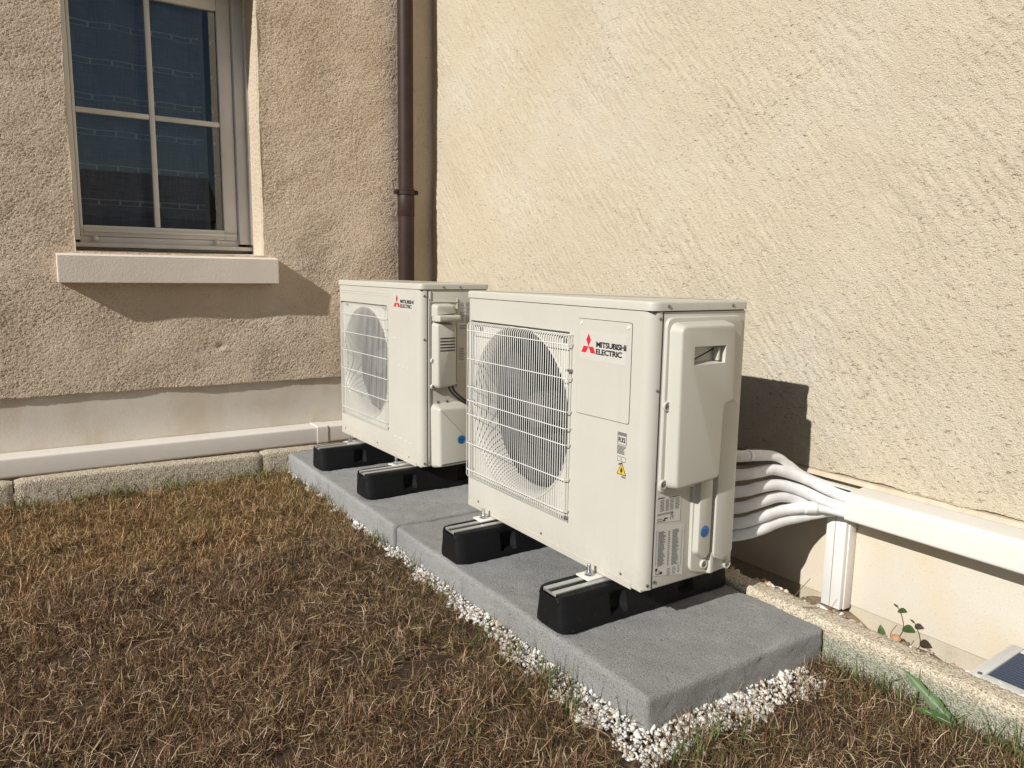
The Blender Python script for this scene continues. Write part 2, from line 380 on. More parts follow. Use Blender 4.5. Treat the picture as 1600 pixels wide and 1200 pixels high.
# ---- the house: one thing
house = tag(empty('house', (-2.55, .77, ZG)), 'cream roughcast house with smooth pale plinth around the inner corner', 'house')
HO = Vector(house.location)
def hpart(o, parent=None):      # parent a mesh built in world coordinates
    p = parent or house; o.parent = p
    o.matrix_parent_inverse = Matrix.Translation(-HO) if p is house else Matrix.Identity(4)
    return o
XL, YR = -2.545, .75            # render faces
OY0, OY1, OZ0, OZ1 = -.99, -.185, .83, 2.13     # window opening

def heights(nx, ny, d, seed, spec, ):
    h = np.zeros((nx, ny))
    for (lam, amp, ang, st, sd) in spec: h += amp*fft_field(nx, ny, d, lam, seed+sd, ang, st)
    return h
# side wall (with the window), facing +x
def coords(segs):
    o = []
    for a, b_, s in segs:
        n = max(1, int(round((b_-a)/s))); o += list(np.linspace(a, b_, n, endpoint=False))
    o.append(segs[-1][1]); return np.array(o)
ya = coords([(-3.6, -1.7, .03), (-1.7, OY0, .0052), (OY0, OY1, .0052), (OY1, YR+.02, .0052)])
za = coords([(.20, OZ0, .0052), (OZ0, OZ1, .0052), (OZ1, 2.3, .0052), (2.3, 5.2, .08)])
d = .0052
N1, N2 = int(4.5/d), int(3.1/d)
H = heights(N1, N2, d, 5, [(.0112, .00085, .9, 1.0, 0), (.014, .00035, -.5, 1.8, 1), (.030, .0002, .4, 1.5, 2), (.10, .0003, .3, 1.6, 3), (.45, .002, 0, 1, 4)])
H = np.where(H > 0, H*.9, H*1.15)
Yg, Zg = np.meshgrid(ya, za, indexing='ij')
ii = np.clip(((Yg+3.65)/d).astype(int), 0, N1-1); jj = np.clip((Zg/d).astype(int), 0, N2-1); h = H[ii, jj].copy()
h[-3:, :] = 0
# the cut edges of the render are slightly wavy
wav = lambda z: .0018*np.sin(z*9)+.0008*np.sin(z*37+1)+.0006*np.sin(z*91)
for yy, sg in ((OY0, 1), (OY1, -1)):
    m = np.exp(-np.abs(Yg-yy)/.02); inz = np.clip(1-np.maximum(OZ0-Zg, Zg-OZ1)/.05, 0, 1); Yg = Yg+inz*m*wav(Zg+yy)
    h[np.ix_(np.abs(ya-yy) < 1e-6, (za > OZ0-.001) & (za < OZ1+.001))] *= .0
# a small dent in the render under the window
h -= .006*np.exp(-(((Yg+.405)/.018)**2+((Zg-.388)/.016)**2)) - .004*np.exp(-(((Yg+.395)/.02)**2+((Zg-.372)/.012)**2))
Zg[:, 0] += .004*np.sin(ya*17)+.002*np.sin(ya*53)
X = XL+h; V = np.stack([X, Yg, Zg], -1)
low = V[:, 0].copy(); low[:, 0] = XL-.018      # bottom lip turned back to the plinth
nY, nZ = len(ya), len(za)
i = np.arange(nY-1)[:, None]*nZ+np.arange(nZ-1)[None, :]
cy = (ya[1:]+ya[:-1])/2; cz = (za[1:]+za[:-1])/2
keep = ~(((cy > OY0) & (cy < OY1))[:, None] & ((cz > OZ0) & (cz < OZ1))[None, :])
F = np.stack([i, i+nZ, i+nZ+1, i+1], -1)[keep]
base = nY*nZ; V = np.concatenate([V.reshape(-1, 3), low]); a = np.arange(nY-1)
F = np.concatenate([F, np.stack([base+a, base+a+1, (a+1)*nZ, a*nZ], -1)])
o = hpart(np_mesh('render_wall', V, F, MAT['stucco_side'], smooth=True)); o['label'] = 'rough render wall holding the window'
# window reveals
def jamb(y, sg, name='reveal'):
    z_ = np.linspace(OZ0, OZ1, 250); x_ = np.linspace(XL, XL-.29, 40)
    Xj, Zj = np.meshgrid(x_, z_, indexing='ij')
    Yj = y+wav(Zj+y)*np.exp(-(XL-Xj)/.05)+fft_field(40, 250, .0055, .03, 9)*.0012*np.clip((XL-Xj)/.02, 0, 1)
    V = np.stack([Xj, Yj, Zj], -1).reshape(-1, 3); i = np.arange(39)[:, None]*250+np.arange(249)[None, :]
    return hpart(np_mesh(name, V, np.stack([i, i+250, i+251, i+1], -1).reshape(-1, 4), MAT['stucco_main'], smooth=True))
jamb(OY1, -1); jamb(OY0, 1)
hpart(box('lintel', XL-.29, XL-.004, OY0-.0, OY1, OZ1, OZ1+.05, MAT['stucco_main']))
# main wall, facing -y
xa = coords([(XL-.02, 1.15, .0054), (1.15, 2.25, .05)]); za2 = coords([(.20, 2.45, .0054), (2.45, 5.2, .08)])
d = .0054; N1, N2 = int(3.8/d), int(2.35/d)
th = math.radians(-52)          # trowel strokes run down to the right
H = heights(N1, N2, d, 40, [(.0122, .00058, 0, 1.0, 0), (.014, .00040, th, 6.0, 1), (.020, .00036, th, 30.0, 2), (.028, .00030, th+.06, 18.0, 6), (.0115, .00045, th-.05, 9.0, 7), (.13, .0004, th+.2, 2, 3), (.5, .0014, 0, 1, 4)])
patch = 1/(1+np.exp(-2*fft_field(N1, N2, d, .55, 77)))      # rougher and smoother areas
H = H*(.75+.95*patch)-np.clip(fft_field(N1, N2, d, .015, 55, -.2, 1.8)-1.4, 0, 2)*.0013*patch
Xg, Zg = np.meshgrid(xa, za2, indexing='ij')
ii = np.clip(((Xg-XL+.02)/d).astype(int), 0, N1-1); jj = np.clip((Zg/d).astype(int)-36, 0, N2-1); h = H[ii, jj].copy(); h[:6] *= .2
Zg[:, 0] += .004*np.sin(xa*15)+.0025*np.sin(xa*47)
V = np.stack([Xg, YR-h, Zg], -1); low = V[:, 0].copy(); low[:, 1] = YR+.018
nX, nZ = len(xa), len(za2); i = np.arange(nX-1)[:, None]*nZ+np.arange(nZ-1)[None, :]
F = np.stack([i, i+nZ, i+nZ+1, i+1], -1).reshape(-1, 4); base = nX*nZ; a = np.arange(nX-1)
F = np.concatenate([F, np.stack([base+a, base+a+1, (a+1)*nZ, a*nZ], -1)])
o = hpart(np_mesh('render_wall', np.concatenate([V.reshape(-1, 3), low]), F, MAT['stucco_main'], smooth=True)); o['label'] = 'sunlit cream render wall behind the units'
# solid cores behind the render skins
hpart(box('wall_core', XL-.36, XL-.03, -3.6, OY0-.0, .15, 5.2, MAT['stucco_side']))
hpart(box('wall_core', XL-.36, XL-.03, OY1, YR+.3, .15, 5.2, MAT['stucco_side']))
hpart(box('wall_core', XL-.36, XL-.03, OY0, OY1, .15, OZ0-.03, MAT['stucco_side']))
hpart(box('wall_core', XL-.36, XL-.03, OY0, OY1, OZ1+.053, 5.2, MAT['stucco_side']))
hpart(box('wall_core', XL-.03, 2.25, YR+.03, YR+.3, .15, 5.2, MAT['stucco_main']))
# plinths and foundations
o = hpart(box('plinth', XL-.3, XL-.015, -3.6, YR+.02, -.26, .24, MAT['plinth_side'])); o['label'] = 'smooth stained plinth below the window wall'
o = hpart(box('plinth', XL-.015, 2.25, YR+.015, YR+.29, -.182, .24, MAT['plinth_main'])); o['label'] = 'smooth cream plinth'
hpart(box('foundation', XL-.015, 2.25, YR+.021, YR+.28, -.5, -.1825, MAT['foundation']))
# window sill: sloping top
prof = [(XL-.2, .70), (XL-.2, .838), (XL+.060, .8155), (XL+.066, .811), (XL+.066, .697), (XL+.063, .694)]
sy0, sy1 = -1.068, -.133
bm = prism_bm([[(x, y, z) for x, z in prof] for y in (sy0, sy1)])
bmesh.ops.bevel(bm, geom=[e for e in bm.edges if abs(e.verts[0].co.y-e.verts[1].co.y) < 1e-6 and e.verts[0].co.x > XL], offset=.0025, segments=2, affect='EDGES')
hpart(from_bm('window_sill', bm, MAT['sill'], angle=40))
# window: frame, sash, glazing bars, panes
win = empty('window', (0, 0, 0)); win.parent = house; win.location = Vector((-2.765, -.582, .85))-HO
WO = Vector((-2.70, -.588, .85))
def wbox(name, x0, x1, y0, y1, z0, z1, mat, bevel=.003, parent=None):
    return box(name, x0-WO.x, x1-WO.x, y0-WO.y, y1-WO.y, z0-WO.z, z1-WO.z, mat, parent or win, bevel)
fx0, fx1 = -2.77, -2.70
wbox('frame', fx0, fx1, -.999, -.962, .886, 2.12, MAT['upvc'])
wbox('frame', fx0, fx1, -.250, -.1875, .886, 2.12, MAT['upvc'])
wbox('frame', fx0, fx1-.022, -.9615, -.2505, .8745, .9035, MAT['upvc'], .001)
wbox('frame', fx0, fx1, -.999, -.1875, 2.1203, 2.128, MAT['upvc'])
wbox('frame_rebate', fx0+.002, fx1-.018, -.2535, -.2503, .886, 2.12, MAT['upvc'], .001)
wbox('threshold', fx0+.005, fx1-.035, -.99, -.195, .842, .8527, MAT['upvc'], .001)
wbox('weather_bar', fx0, fx1+.014, -.9995, -.1870, .8535, .8735, MAT['upvc'], .003)
wbox('shutter_guide', fx1+.002, fx1+.03, -.9885, -.976, .886, 2.12, MAT['upvc'], .002)
wbox('shutter_guide', fx1+.002, fx1+.03, -.2, -.1868, .886, 2.12, MAT['upvc'], .002)
sx0, sx1 = -2.76, -2.718
wbox('sash', sx0, sx1, -.9595, -.947, .905, 2.10, MAT['upvc']); wbox('sash', sx0, sx1, -.319, -.256, .905, 2.10, MAT['upvc'])
wbox('sash', sx0, sx1, -.9468, -.3192, .9052, .955, MAT['upvc']); wbox('sash', sx0, sx1, -.9468, -.3192, 2.006, 2.1, MAT['upvc'])
wbox('drip_rail', sx1, sx1+.014, -.945, -.262, .924, .936, MAT['upvc'], .002)
wbox('glazing_bar', sx0+.012, sx1-.004, -.640, -.616, .9555, 2.0055, MAT['upvc'], .004)
wbox('glazing_bar', sx0+.013, sx1-.005, -.9465, -.6405, 1.459, 1.483, MAT['upvc'], .004)
wbox('glazing_bar', sx0+.013, sx1-.005, -.6155, -.3195, 1.459, 1.483, MAT['upvc'], .004)
for y0, y1 in ((-.9465, -.6405), (-.6155, -.3195)):
    for z0, z1 in ((.9555, 1.4585), (1.4835, 2.0055)):
        wbox('pane', -2.742, -2.738, y0, y1, z0, z1, MAT['glass'], 0)
for yy in (-.90, -.36): 
    bm = bmesh.new(); lathe_bm(bm, [(0, .014), (.009, .012), (.013, .004), (.013, 0)], 14, (fx1-.008-WO.x, yy-WO.y, .894-WO.z), 'x'); from_bm('drain_cap', bm, MAT['upvc'], win)
# dim room behind
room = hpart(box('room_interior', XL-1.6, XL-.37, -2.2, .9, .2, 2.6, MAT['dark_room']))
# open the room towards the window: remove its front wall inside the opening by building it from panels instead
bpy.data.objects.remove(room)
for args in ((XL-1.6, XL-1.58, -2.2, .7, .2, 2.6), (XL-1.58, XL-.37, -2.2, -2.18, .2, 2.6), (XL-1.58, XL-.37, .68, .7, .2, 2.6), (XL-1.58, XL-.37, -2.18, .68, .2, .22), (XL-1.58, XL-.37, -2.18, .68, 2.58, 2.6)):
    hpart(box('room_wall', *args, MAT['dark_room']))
# curtain (hangs inside the room)
cur = tag(empty('curtain', (-2.86, -.62, .84)), 'dark grey voile curtain with pale ladder stitched lines behind the window panes', 'curtain')
CO = Vector(cur.location)
yy = np.linspace(-1.05, -.372, 90); zz = np.linspace(.84, 2.15, 12)
Yc, Zc = np.meshgrid(yy, zz, indexing='ij'); wavx = lambda y: -2.86+.011*np.sin(y*31)+.002*np.sin(y*61+1)
Xc = wavx(Yc); n1, n2 = Yc.shape; i = np.arange(n1-1)[:, None]*n2+np.arange(n2-1)[None, :]
np_mesh('cloth', np.stack([Xc-CO.x, Yc-CO.y, Zc-CO.z], -1).reshape(-1, 3), np.stack([i, i+n2, i+n2+1, i+1], -1).reshape(-1, 4), MAT['voile'], cur, True)
bm = bmesh.new()
def crib(bm, y0, y1, z0, z1, off=.0012, n=1):
    for k in range(n):
        a, c = y0+(y1-y0)*k/n, y0+(y1-y0)*(k+1)/n
        v = [bm.verts.new((wavx(q)+off-CO.x, q-CO.y, r-CO.z)) for q, r in ((a, z0), (c, z0), (c, z1), (a, z1))]; bm.faces.new(v)
for zc in (1.067, 1.226, 1.386, 1.545, 1.705, 1.866, 2.03):
    for zz_ in (zc-.011, zc+.011, zc+.014): crib(bm, -1.05, -.372, zz_-.0012, zz_+.0012, n=80)
    for k in range(8): y0 = -.954+.0885*k; crib(bm, y0, y0+.008, zc-.010, zc+.0115)
from_bm('stitched_line', bm, MAT['voile_thread'], cur)['kind'] = 'stuff'
bm = bmesh.new(); crib(bm, -.384, -.366, .84, 2.15, .003, 2); from_bm('hem', bm, MAT['curtain_edge'], cur)

# ---- downpipe
dp = tag(empty('downpipe', (-2.493, .561, ZG)), 'dark brown plastic rainwater pipe running down in the wall corner', 'downpipe')
lathe('pipe', [(.043, 0), (.043, .0)][:1]+[(.043, 1.29)], 28, (0, 0, 0), 'z', MAT['brown'], dp)
lathe('pipe', [(.0405, 1.285), (.0405, 3.3)], 28, (0, 0, 0), 'z', MAT['brown'], dp)
lathe('coupling', [(.0432, 1.24), (.0455, 1.243), (.0455, 1.345), (.0425, 1.352), (.041, 1.352)], 28, (0, 0, 0), 'z', MAT['brown'], dp, cap=False)
bk = lathe('bracket', [(.046, 1.352), (.049, 1.354), (.049, 1.359), (.047, 1.361), (.047, 1.373), (.049, 1.375), (.049, 1.381), (.046, 1.383)], 28, (0, 0, 0), 'z', MAT['brown'], dp, cap=False)
for s in (-1, 1):
    box('clamp_lug', -.008, .008, s*.058-.011, s*.058+.011, 1.356, 1.379, MAT['brown'], bk, .002)
    lathe('clamp_screw', [(.0085, -.012), (.0085, .012)], 10, (0, s*.060, 1.3675), 'x', MAT['gasket'], bk)
box('bracket_stem', -.045, -.03, -.01, .01, 1.36, 1.376, MAT['brown'], bk)

# ---- trunkings (pipe covers) on the walls
tr1 = tag(empty('pipe_trunking', (XL, -.5, -.13)), 'long white plastic pipe trunking fixed low along the window wall', 'trunking')
def trunk_y(name, y0, y1, x0, x1, z0, z1, mat, par, O, r=.012):
    P = rounded([(x0, z0), (x1, z0), (x1, z1), (x0, z1)], [.0005, r, r, .0005], 5)
    bm = prism_bm([[(p[0]-O[0], y-O[1], p[1]-O[2]) for p in P] for y in (y0, y1)]); return from_bm(name, bm, mat, par, angle=30)
trunk_y('cover', -3.4, .055, XL-.012, -2.445, -.124, -.036, MAT['trunk'], tr1, tr1.location)
trunk_y('cover', .055+.002, .30, XL-.012, -2.445, -.124, -.036, MAT['trunk'], tr1, tr1.location)
trunk_y('joint_sleeve', .03, .085, XL-.012, -2.4415, -.1275, -.0325, MAT['trunk'], tr1, tr1.location)
tr2 = tag(empty('pipe_trunking', (.1, .70, .14)), 'wide cream pipe trunking on the sunlit wall with white hoses entering', 'trunking')
O = tr2.location
def trunk_x(name, x0, x1, prof, mat, par, O, r):
    P = rounded(prof, r, 5); bm = prism_bm([[(x-O[0], p[0]-O[1], p[1]-O[2]) for p in P] for x in (x0, x1)]); return from_bm(name, bm, mat, par, angle=30)
# hollow cover: outer skin with an open mouth at its left end
outer = rounded([(.762, .186), (.655, .180), (.655, .102), (.762, .102)], [.0005, .014, .009, .0005], 5)
inner = inset_poly(outer, .003)
bm = bmesh.new(); A = [[bm.verts.new((x-O[0], p[0]-O[1], p[1]-O[2])) for p in L_] for L_, x in ((outer, .108), (outer, 3.2), (inner, .108), (inner, 3.2))]
n = len(outer)
for k in range(n):
    j = (k+1) % n
    bm.faces.new((A[0][k], A[0][j], A[1][j], A[1][k])); bm.faces.new((A[2][k], A[2][j], A[3][j], A[3][k])); bm.faces.new((A[0][k], A[0][j], A[2][j], A[2][k]))
from_bm('cover', bm, MAT['trunk_r'], tr2, angle=30)
bm = prism_bm([[(x-O[0], p[0]-O[1], p[1]-O[2]) for p in ((.764, .1865), (.737, .1852), (.748, .196), (.764, .199))] for x in (-.35, 3.2)])
mm = from_bm('mortar_fillet', bm, MAT['mortar'], tr2)
post = tag(empty('trunking_post', (.05, .735, -.19)), 'narrow upright white cover strip standing below the cream trunking end', 'trunking')
box('cover', -.032, .03, -.02, .028, 0, .29, MAT['wire'], post, .003)
box('centre_groove', -.004, -.0025, -.0206, -.0195, .002, .288, MAT['greyink'], post)
box('side_base', .0302, .034, -.006, .028, 0, .29, MAT['trunk'], post, .001)

# ---- kerb stones
def kerb(L, mat, seed, tag_label, loc, rz):
    o = empty('kerb_stone', loc, rz) if False else None
    n = max(8, int(L/.012)); prof = rounded([(-.035, -.12), (-.035, .0), (.035, .0), (.035, -.12)], [.001, .016, .016, .001], 5)
    r = np.random.default_rng(seed); rings = []
    # densify profile
    P = []
    for k in range(len(prof)):
        a, c = Vector(prof[k]), Vector(prof[(k+1) % len(prof)]); m_ = max(1, int((c-a).length/.012))
        for q in range(m_): P.append(a.lerp(c, q/m_))
    rg = fft_field(n+1, max(16, len(P)), .012, .03, seed)*.0011
    for k in range(n+1):
        x = L*k/n; e = min(1.0, min(k, n-k)/2*1.0+.0); sh = .006*(1-min(1, e))
        ring = []
        for q, p in enumerate(P):
            l = p.length if p.length > 1e-6 else 1; dsp = rg[k, q]-sh
            dv = Vector((p.x/.035, (p.y+.06)/.06)); dv = dv.normalized()
            ring.append((x, p.x+dv.x*dsp, p.y+dv.y*dsp+.003*math.sin(x*5+seed)))
        rings.append(ring)
    ob = from_bm('kerb_stone', prism_bm(rings), mat, angle=60); ob.location = loc; ob.rotation_euler = (0, 0, rz)
    tag(ob, tag_label, 'kerb stone', 'kerb stones edging the lawn'); return ob
ks = [(-2.262, .434, -math.pi/2, .74, 'tan kerb stone at the wall corner, ending behind the rear unit feet'),
      (-2.262, -.312, -math.pi/2, .97, 'long tan kerb stone below the white trunking on the window wall'),
      (-2.262, -1.288, -math.pi/2, 1.0, 'tan kerb stone cut off by the left photo edge'),
      (-2.262, -2.296, -math.pi/2, 1.0, 'tan kerb stone next past the one at the left photo edge')]
for q, (x, y, rz, L, lb) in enumerate(ks): kerb(L, MAT['kerb'], 60+q, lb, (x, y, -.088), rz)
ks = [(-2.22, 1.0, 'sandy kerb stone hidden in shade behind the rear unit'), (-1.214, .99, 'sandy kerb stone in shade between the pad and the sunlit wall'),
      (-.218, .995, 'sandy kerb stone with algae stained face, beside the pad corner'), (.783, 1.0, 'sandy kerb stone under the grille past the right photo edge')]
for q, (x, L, lb) in enumerate(ks): kerb(L, MAT['kerb_algae'], 80+q, lb, (x, .468, -.096), 0)

# ---- concrete pads
def pad(x0, x1, y0, y1, z0, z1, mat, seed, label):
    bm = bmesh.new(); s = .015
    nx, ny, nz = int((x1-x0)/s), int((y1-y0)/s), max(3, int((z1-z0)/s))
    add_box(bm, x0, x1, y0, y1, z0, z1)
    bmesh.ops.bevel(bm, geom=bm.edges[:], offset=.011, segments=3, profile=.5, affect='EDGES')
    xs_ = np.linspace(x0+.02, x1-.02, nx); ys_ = np.linspace(y0+.02, y1-.02, ny); zs_ = np.linspace(z0+.02, z1-.02, nz)
    for vals, nrm in ((xs_, 0), (ys_, 1), (zs_, 2)):
        for c in vals:
            co = [0, 0, 0]; co[nrm] = c; no = [0, 0, 0]; no[nrm] = 1
            bmesh.ops.bisect_plane(bm, geom=bm.verts[:]+bm.edges[:]+bm.faces[:], plane_co=co, plane_no=no)
    r = np.random.default_rng(seed); ph = r.uniform(0, 6, 12)
    def nz_(p): return math.sin(p.x*17+ph[0])*math.sin(p.y*21+ph[1]+p.z*30)*.0016+math.sin(p.x*43+ph[2]+p.z*50)*math.sin(p.y*39+ph[3])*.0011+r.normal()*.0009
    bm.normal_update()
    for v in bm.verts: v.co += v.normal*nz_(v.co)
    bmesh.ops.translate(bm, verts=bm.verts[:], vec=(-(x0+x1)/2, -(y0+y1)/2, -z0))
    o = from_bm('concrete_pad', bm, mat, angle=70); o.location = ((x0+x1)/2, (y0+y1)/2, z0)
    return tag(o, label, 'concrete pad', 'concrete pads')
pad(-1.031, .219, -.180, .430, -.235, -.110, MAT['concrete'], 3, 'dark grey rough concrete pad under the front outdoor unit')
pad(-2.228, -1.034, -.190, .430, -.235, -.102, MAT['concrete2'], 4, 'paler grey concrete pad under the rear outdoor unit')

# ================================================================= RUBBER FEET
def make_foot():
    root = empty('rubber_foot')
    L = .60; st = [(0, .044, 0), (.003, .050, 0), (.010, .056, 0), (.022, .062, 0), (.036, .065, 0), (.150, .066, 0), (.163, .066, 1), (.195, .066, 1), (.208, .066, 0), (.300, .066, 0)]
    st = st+[(L-a, b_, c) for a, b_, c in st[::-1]]
    rings = []
    for (y, w_, pk) in st:
        k = w_/.066; ins = .020*pk
        foot = 0 if .03 < y < L-.03 else 0
        half = [(w_*.62, 0), (w_, .004), (w_*1.0, .020), (w_*.965-ins*.9, .030), (w_*.90-ins, .050), (w_*.84-ins*.4, .072), (w_*.80, .078), (w_*.775, .091), (w_*.74, .095), (.0275, .095), (.0270, .083)]
        ring = [(x, y-.17, z) for x, z in half]+[(-x, y-.17, z) for x, z in half[::-1]]
        rings.append(ring)
    bm = prism_bm(rings)
    bmesh.ops.bevel(bm, geom=[e for e in bm.edges if abs(e.verts[0].co.y-e.verts[1].co.y) < 1e-6 and (e.verts[0].co.y < -.168 or e.verts[0].co.y > .428)], offset=.004, segments=2, affect='EDGES')
    from_bm('rubber_block', bm, MAT['rubber'], root, angle=28)
    # notch feet at the ends are the feet of the block; galvanised channel let into the top
    bm = bmesh.new()
    add_box(bm, -.0262, -.010, -.166, .426, .0945, .0975); add_box(bm, .010, .0262, -.166, .426, .0945, .0975)
    add_box(bm, -.0262, -.0235, -.166, .426, .0835, .0943); add_box(bm, .0235, .0262, -.166, .426, .0835, .0943)
    add_box(bm, -.0232, .0232, -.166, .426, .0833, .0848)
    from_bm('rail', bm, MAT['rail'], root)
    return root
def copy_tree(o, parent=None):
    c = o.copy(); COL.objects.link(c); c.parent = parent
    for ch in o.children: copy_tree(ch, c)
    return c
foot = make_foot()
spots = [((-.150, 0, -.1095), 0, 'black rubber foot nearest the camera, under the front unit lettering side'),
         ((-.668, 0, -.1095), 0, 'black rubber foot under the round grille of the front unit'),
         ((-1.398, .012, -.1015), .02, 'black rubber foot under the lettering side of the rear unit'),
         ((-1.885, .002, -.1015), .02, 'black rubber foot farthest left, by the end of the white trunking')]
for k, (p, rz, lb) in enumerate(spots):
    o = foot if k == 0 else copy_tree(foot)
    o.location = p; o.rotation_euler = (0, 0, rz); tag(o, lb, 'rubber foot', 'rubber feet under the two outdoor units')

# ================================================================= TEXT
def text_bm_obj(name, s, width, height, mat, parent, mat_world, bold=0.0, depth=.0003, two=None):
    cu = bpy.data.curves.new('t', 'FONT'); cu.body = s; cu.size = 1; cu.offset = bold; cu.space_character = .92; cu.resolution_u = 3
    ob = bpy.data.objects.new('t', cu); COL.objects.link(ob); dg = bpy.context.evaluated_depsgraph_get(); me = bpy.data.meshes.new_from_object(ob.evaluated_get(dg))
    COL.objects.unlink(ob); bpy.data.objects.remove(ob)
    c = np.zeros(len(me.vertices)*3); me.vertices.foreach_get('co', c); c = c.reshape(-1, 3)
    lo, hi = c.min(0), c.max(0); c[:, 0] = (c[:, 0]-lo[0])/(hi[0]-lo[0])*width; c[:, 1] = (c[:, 1]-lo[1])/(hi[1]-lo[1])*height; c[:, 2] = 0
    me.vertices.foreach_set('co', c.ravel()); me.update()
    bm = bmesh.new(); bm.from_mesh(me); ex = bmesh.ops.extrude_face_region(bm, geom=bm.faces[:]); bmesh.ops.translate(bm, verts=[v for v in ex['geom'] if isinstance(v, bmesh.types.BMVert)], vec=(0, 0, depth))
    bm.transform(mat_world); bpy.data.meshes.remove(me)
    return from_bm(name, bm, mat, parent)
FRONT = lambda x, y, z: Matrix(((1, 0, 0, x), (0, 0, -1, y), (0, 1, 0, z), (0, 0, 0, 1)))      # text plane facing -y
SIDE = lambda x, y, z: Matrix(((0, 0, 1, x), (1, 0, 0, y), (0, 1, 0, z), (0, 0, 0, 1)))        # text plane facing +x
def flat_poly(name, pts, M_, mat, parent, depth=.0004):
    bm = bmesh.new(); v = [bm.verts.new((p[0], p[1], 0)) for p in pts]; w_ = [bm.verts.new((p[0], p[1], depth)) for p in pts]; n = len(pts)
    bm.faces.new(v); bm.faces.new(w_)
    for i in range(n): bm.faces.new((v[i], v[(i+1) % n], w_[(i+1) % n], w_[i]))
    bm.transform(M_); return from_bm(name, bm, mat, parent)
def quads(name, rects, M_, mat, parent, z=.0003):
    bm = bmesh.new()
    for (a, b_, c, d_) in rects: bm.faces.new([bm.verts.new((q[0], q[1], z)) for q in ((a, c), (b_, c), (b_, d_), (a, d_))])
    bm.transform(M_); o = from_bm(name, bm, mat, parent)
    # keep normals outward
    return o
def logo(parent, x0, x1, z0, z1, y):
    """maker's badge: film x0..x1, z0..z1 on plane y; the mark and the two words inside it"""
    w_, h_ = x1-x0, z1-z0; k = h_/.075
    film = flat_poly('badge_film', rounded([(x0, z0), (x1, z0), (x1, z1), (x0, z1)], .002), FRONT(0, y, 0), MAT['label'], parent, .0003)
    cx, cz = x0+.035*w_/.18, z0+.0345*k*1.0; Lm = .0335*k; sx = w_/.18/k
    for q in range(3):
        a = math.radians(90+120*q); dx, dz = math.cos(a), math.sin(a); px, pz = -dz, dx; hw = Lm*.289
        pts = [(0, 0), (dx*Lm/2+px*hw, dz*Lm/2+pz*hw), (dx*Lm, dz*Lm), (dx*Lm/2-px*hw, dz*Lm/2-pz*hw)]
        flat_poly('emblem_diamond', [(cx+p[0]*sx, cz+p[1]) for p in pts], FRONT(0, y-.0003, 0), MAT['red'], film, .0003)
    text_bm_obj('lettering', 'MITSUBISHI', .114*w_/.18, .0148*k, MAT['ink'], film, FRONT(x0+.0655*w_/.18, y-.0003, z0+.0350*k), .04)
    text_bm_obj('lettering', 'ELECTRIC', .099*w_/.18, .0148*k, MAT['ink'], film, FRONT(x0+.0655*w_/.18, y-.0003, z0+.0165*k), .04)

# ================================================================= OUTDOOR UNITS
def screw(parent, p, axis, r=.0042, mat=None):
    h = .0022; sg = -1 if axis == 'y' else 1
    return lathe('screw', [(r, 0), (r, sg*h*.5), (r*.75, sg*h), (r*.38, sg*h), (r*.3, sg*h*.3), (0, sg*h*.3)], 12, p, axis, mat or MAT['screw'], parent)
def cabinet(root, W, D, HB, HT, op, R=.032, seam=.018):
    """front sheet with its round right corner, side, back, lid and base pan; op = grille opening"""
    x0, x1, z0, z1 = op
    prof = [(-W, .02), (-W, .009), (-W+.003, .003), (-W+.009, 0)]
    prof += [(x0, 0), (x1, 0)]
    for k in range(9):
        a = math.radians(90*k/8); prof.append((-R+R*math.sin(a), R-R*math.cos(a)))
    prof[-1] = (-.0003, seam+.012 if seam+.012 > R else R); prof.append((-.0003, max(R+.002, seam)))
    zs = [0, z0, z1, HB]; bm = bmesh.new()
    Vv = [[bm.verts.new((p[0], p[1], z)) for p in prof] for z in zs]; ih = 4
    for j in range(3):
        for i in range(len(prof)-1):
            if j == 1 and i == ih: continue
            bm.faces.new((Vv[j][i], Vv[j][i+1], Vv[j+1][i+1], Vv[j+1][i]))
    # rolled rim of the opening
    loop = [Vv[1][4], Vv[1][5], Vv[2][5], Vv[2][4]]
    back = [bm.verts.new((v.co.x, .014, v.co.z)) for v in loop]
    for i in range(4): bm.faces.new((loop[i], loop[(i+1) % 4], back[(i+1) % 4], back[i]))
    from_bm('front_panel', bm, MAT['ivory'], root, angle=30)
    sp = box('side_panel', -.0035, 0, R+.0035, D, .002, HB-.001, MAT['ivory'], root, .0012)
    box('side_panel', -W, -W+.002, .021, D, .002, HB-.001, MAT['ivory'], root)
    box('back_panel', -W+.0025, -.004, D-.004, D, .002, HB-.001, MAT['fin'], root)
    # inner walls so that nothing shines through
    box('inner_divider', x1+.012, x1+.014, .016, D-.006, .004, HB-.004, MAT['cavity'], root)
    # lid with a rounded rim
    P = rounded([(-W-.003, -.0035), (.003, -.0035), (.004, D+.004), (-W-.003, D+.004)], [.012, R, .012, .012], 7)
    rings = [[(p[0], p[1], HB+.0018) for p in P], [(p[0], p[1], HT-.006) for p in P]]
    for k in (1, 2, 3):
        a = k/3*math.pi/2; Q = inset_poly(P, .006*(1-math.cos(a))); rings.append([(p[0], p[1], HT-.006+.006*math.sin(a)) for p in Q])
    rings.append([(p[0], p[1], HT-.0008) for p in inset_poly(P, .03)])
    from_bm('lid', prism_bm(rings), MAT['ivory'], root, angle=30)
    box('lid_gap', -W+.003, -.003, .003, D-.003, HB-.002, HB+.0016, MAT['gasket'], root)
    # base pan with a folded front flange
    bm = bmesh.new(); add_box(bm, -W+.006, -.008, .006, D-.004, -.004, .0015); add_box(bm, -W+.012, -.035, -.0022, .0005, -.0045, .010)
    from_bm('base_pan', bm, MAT['ivory'], root)
    return sp
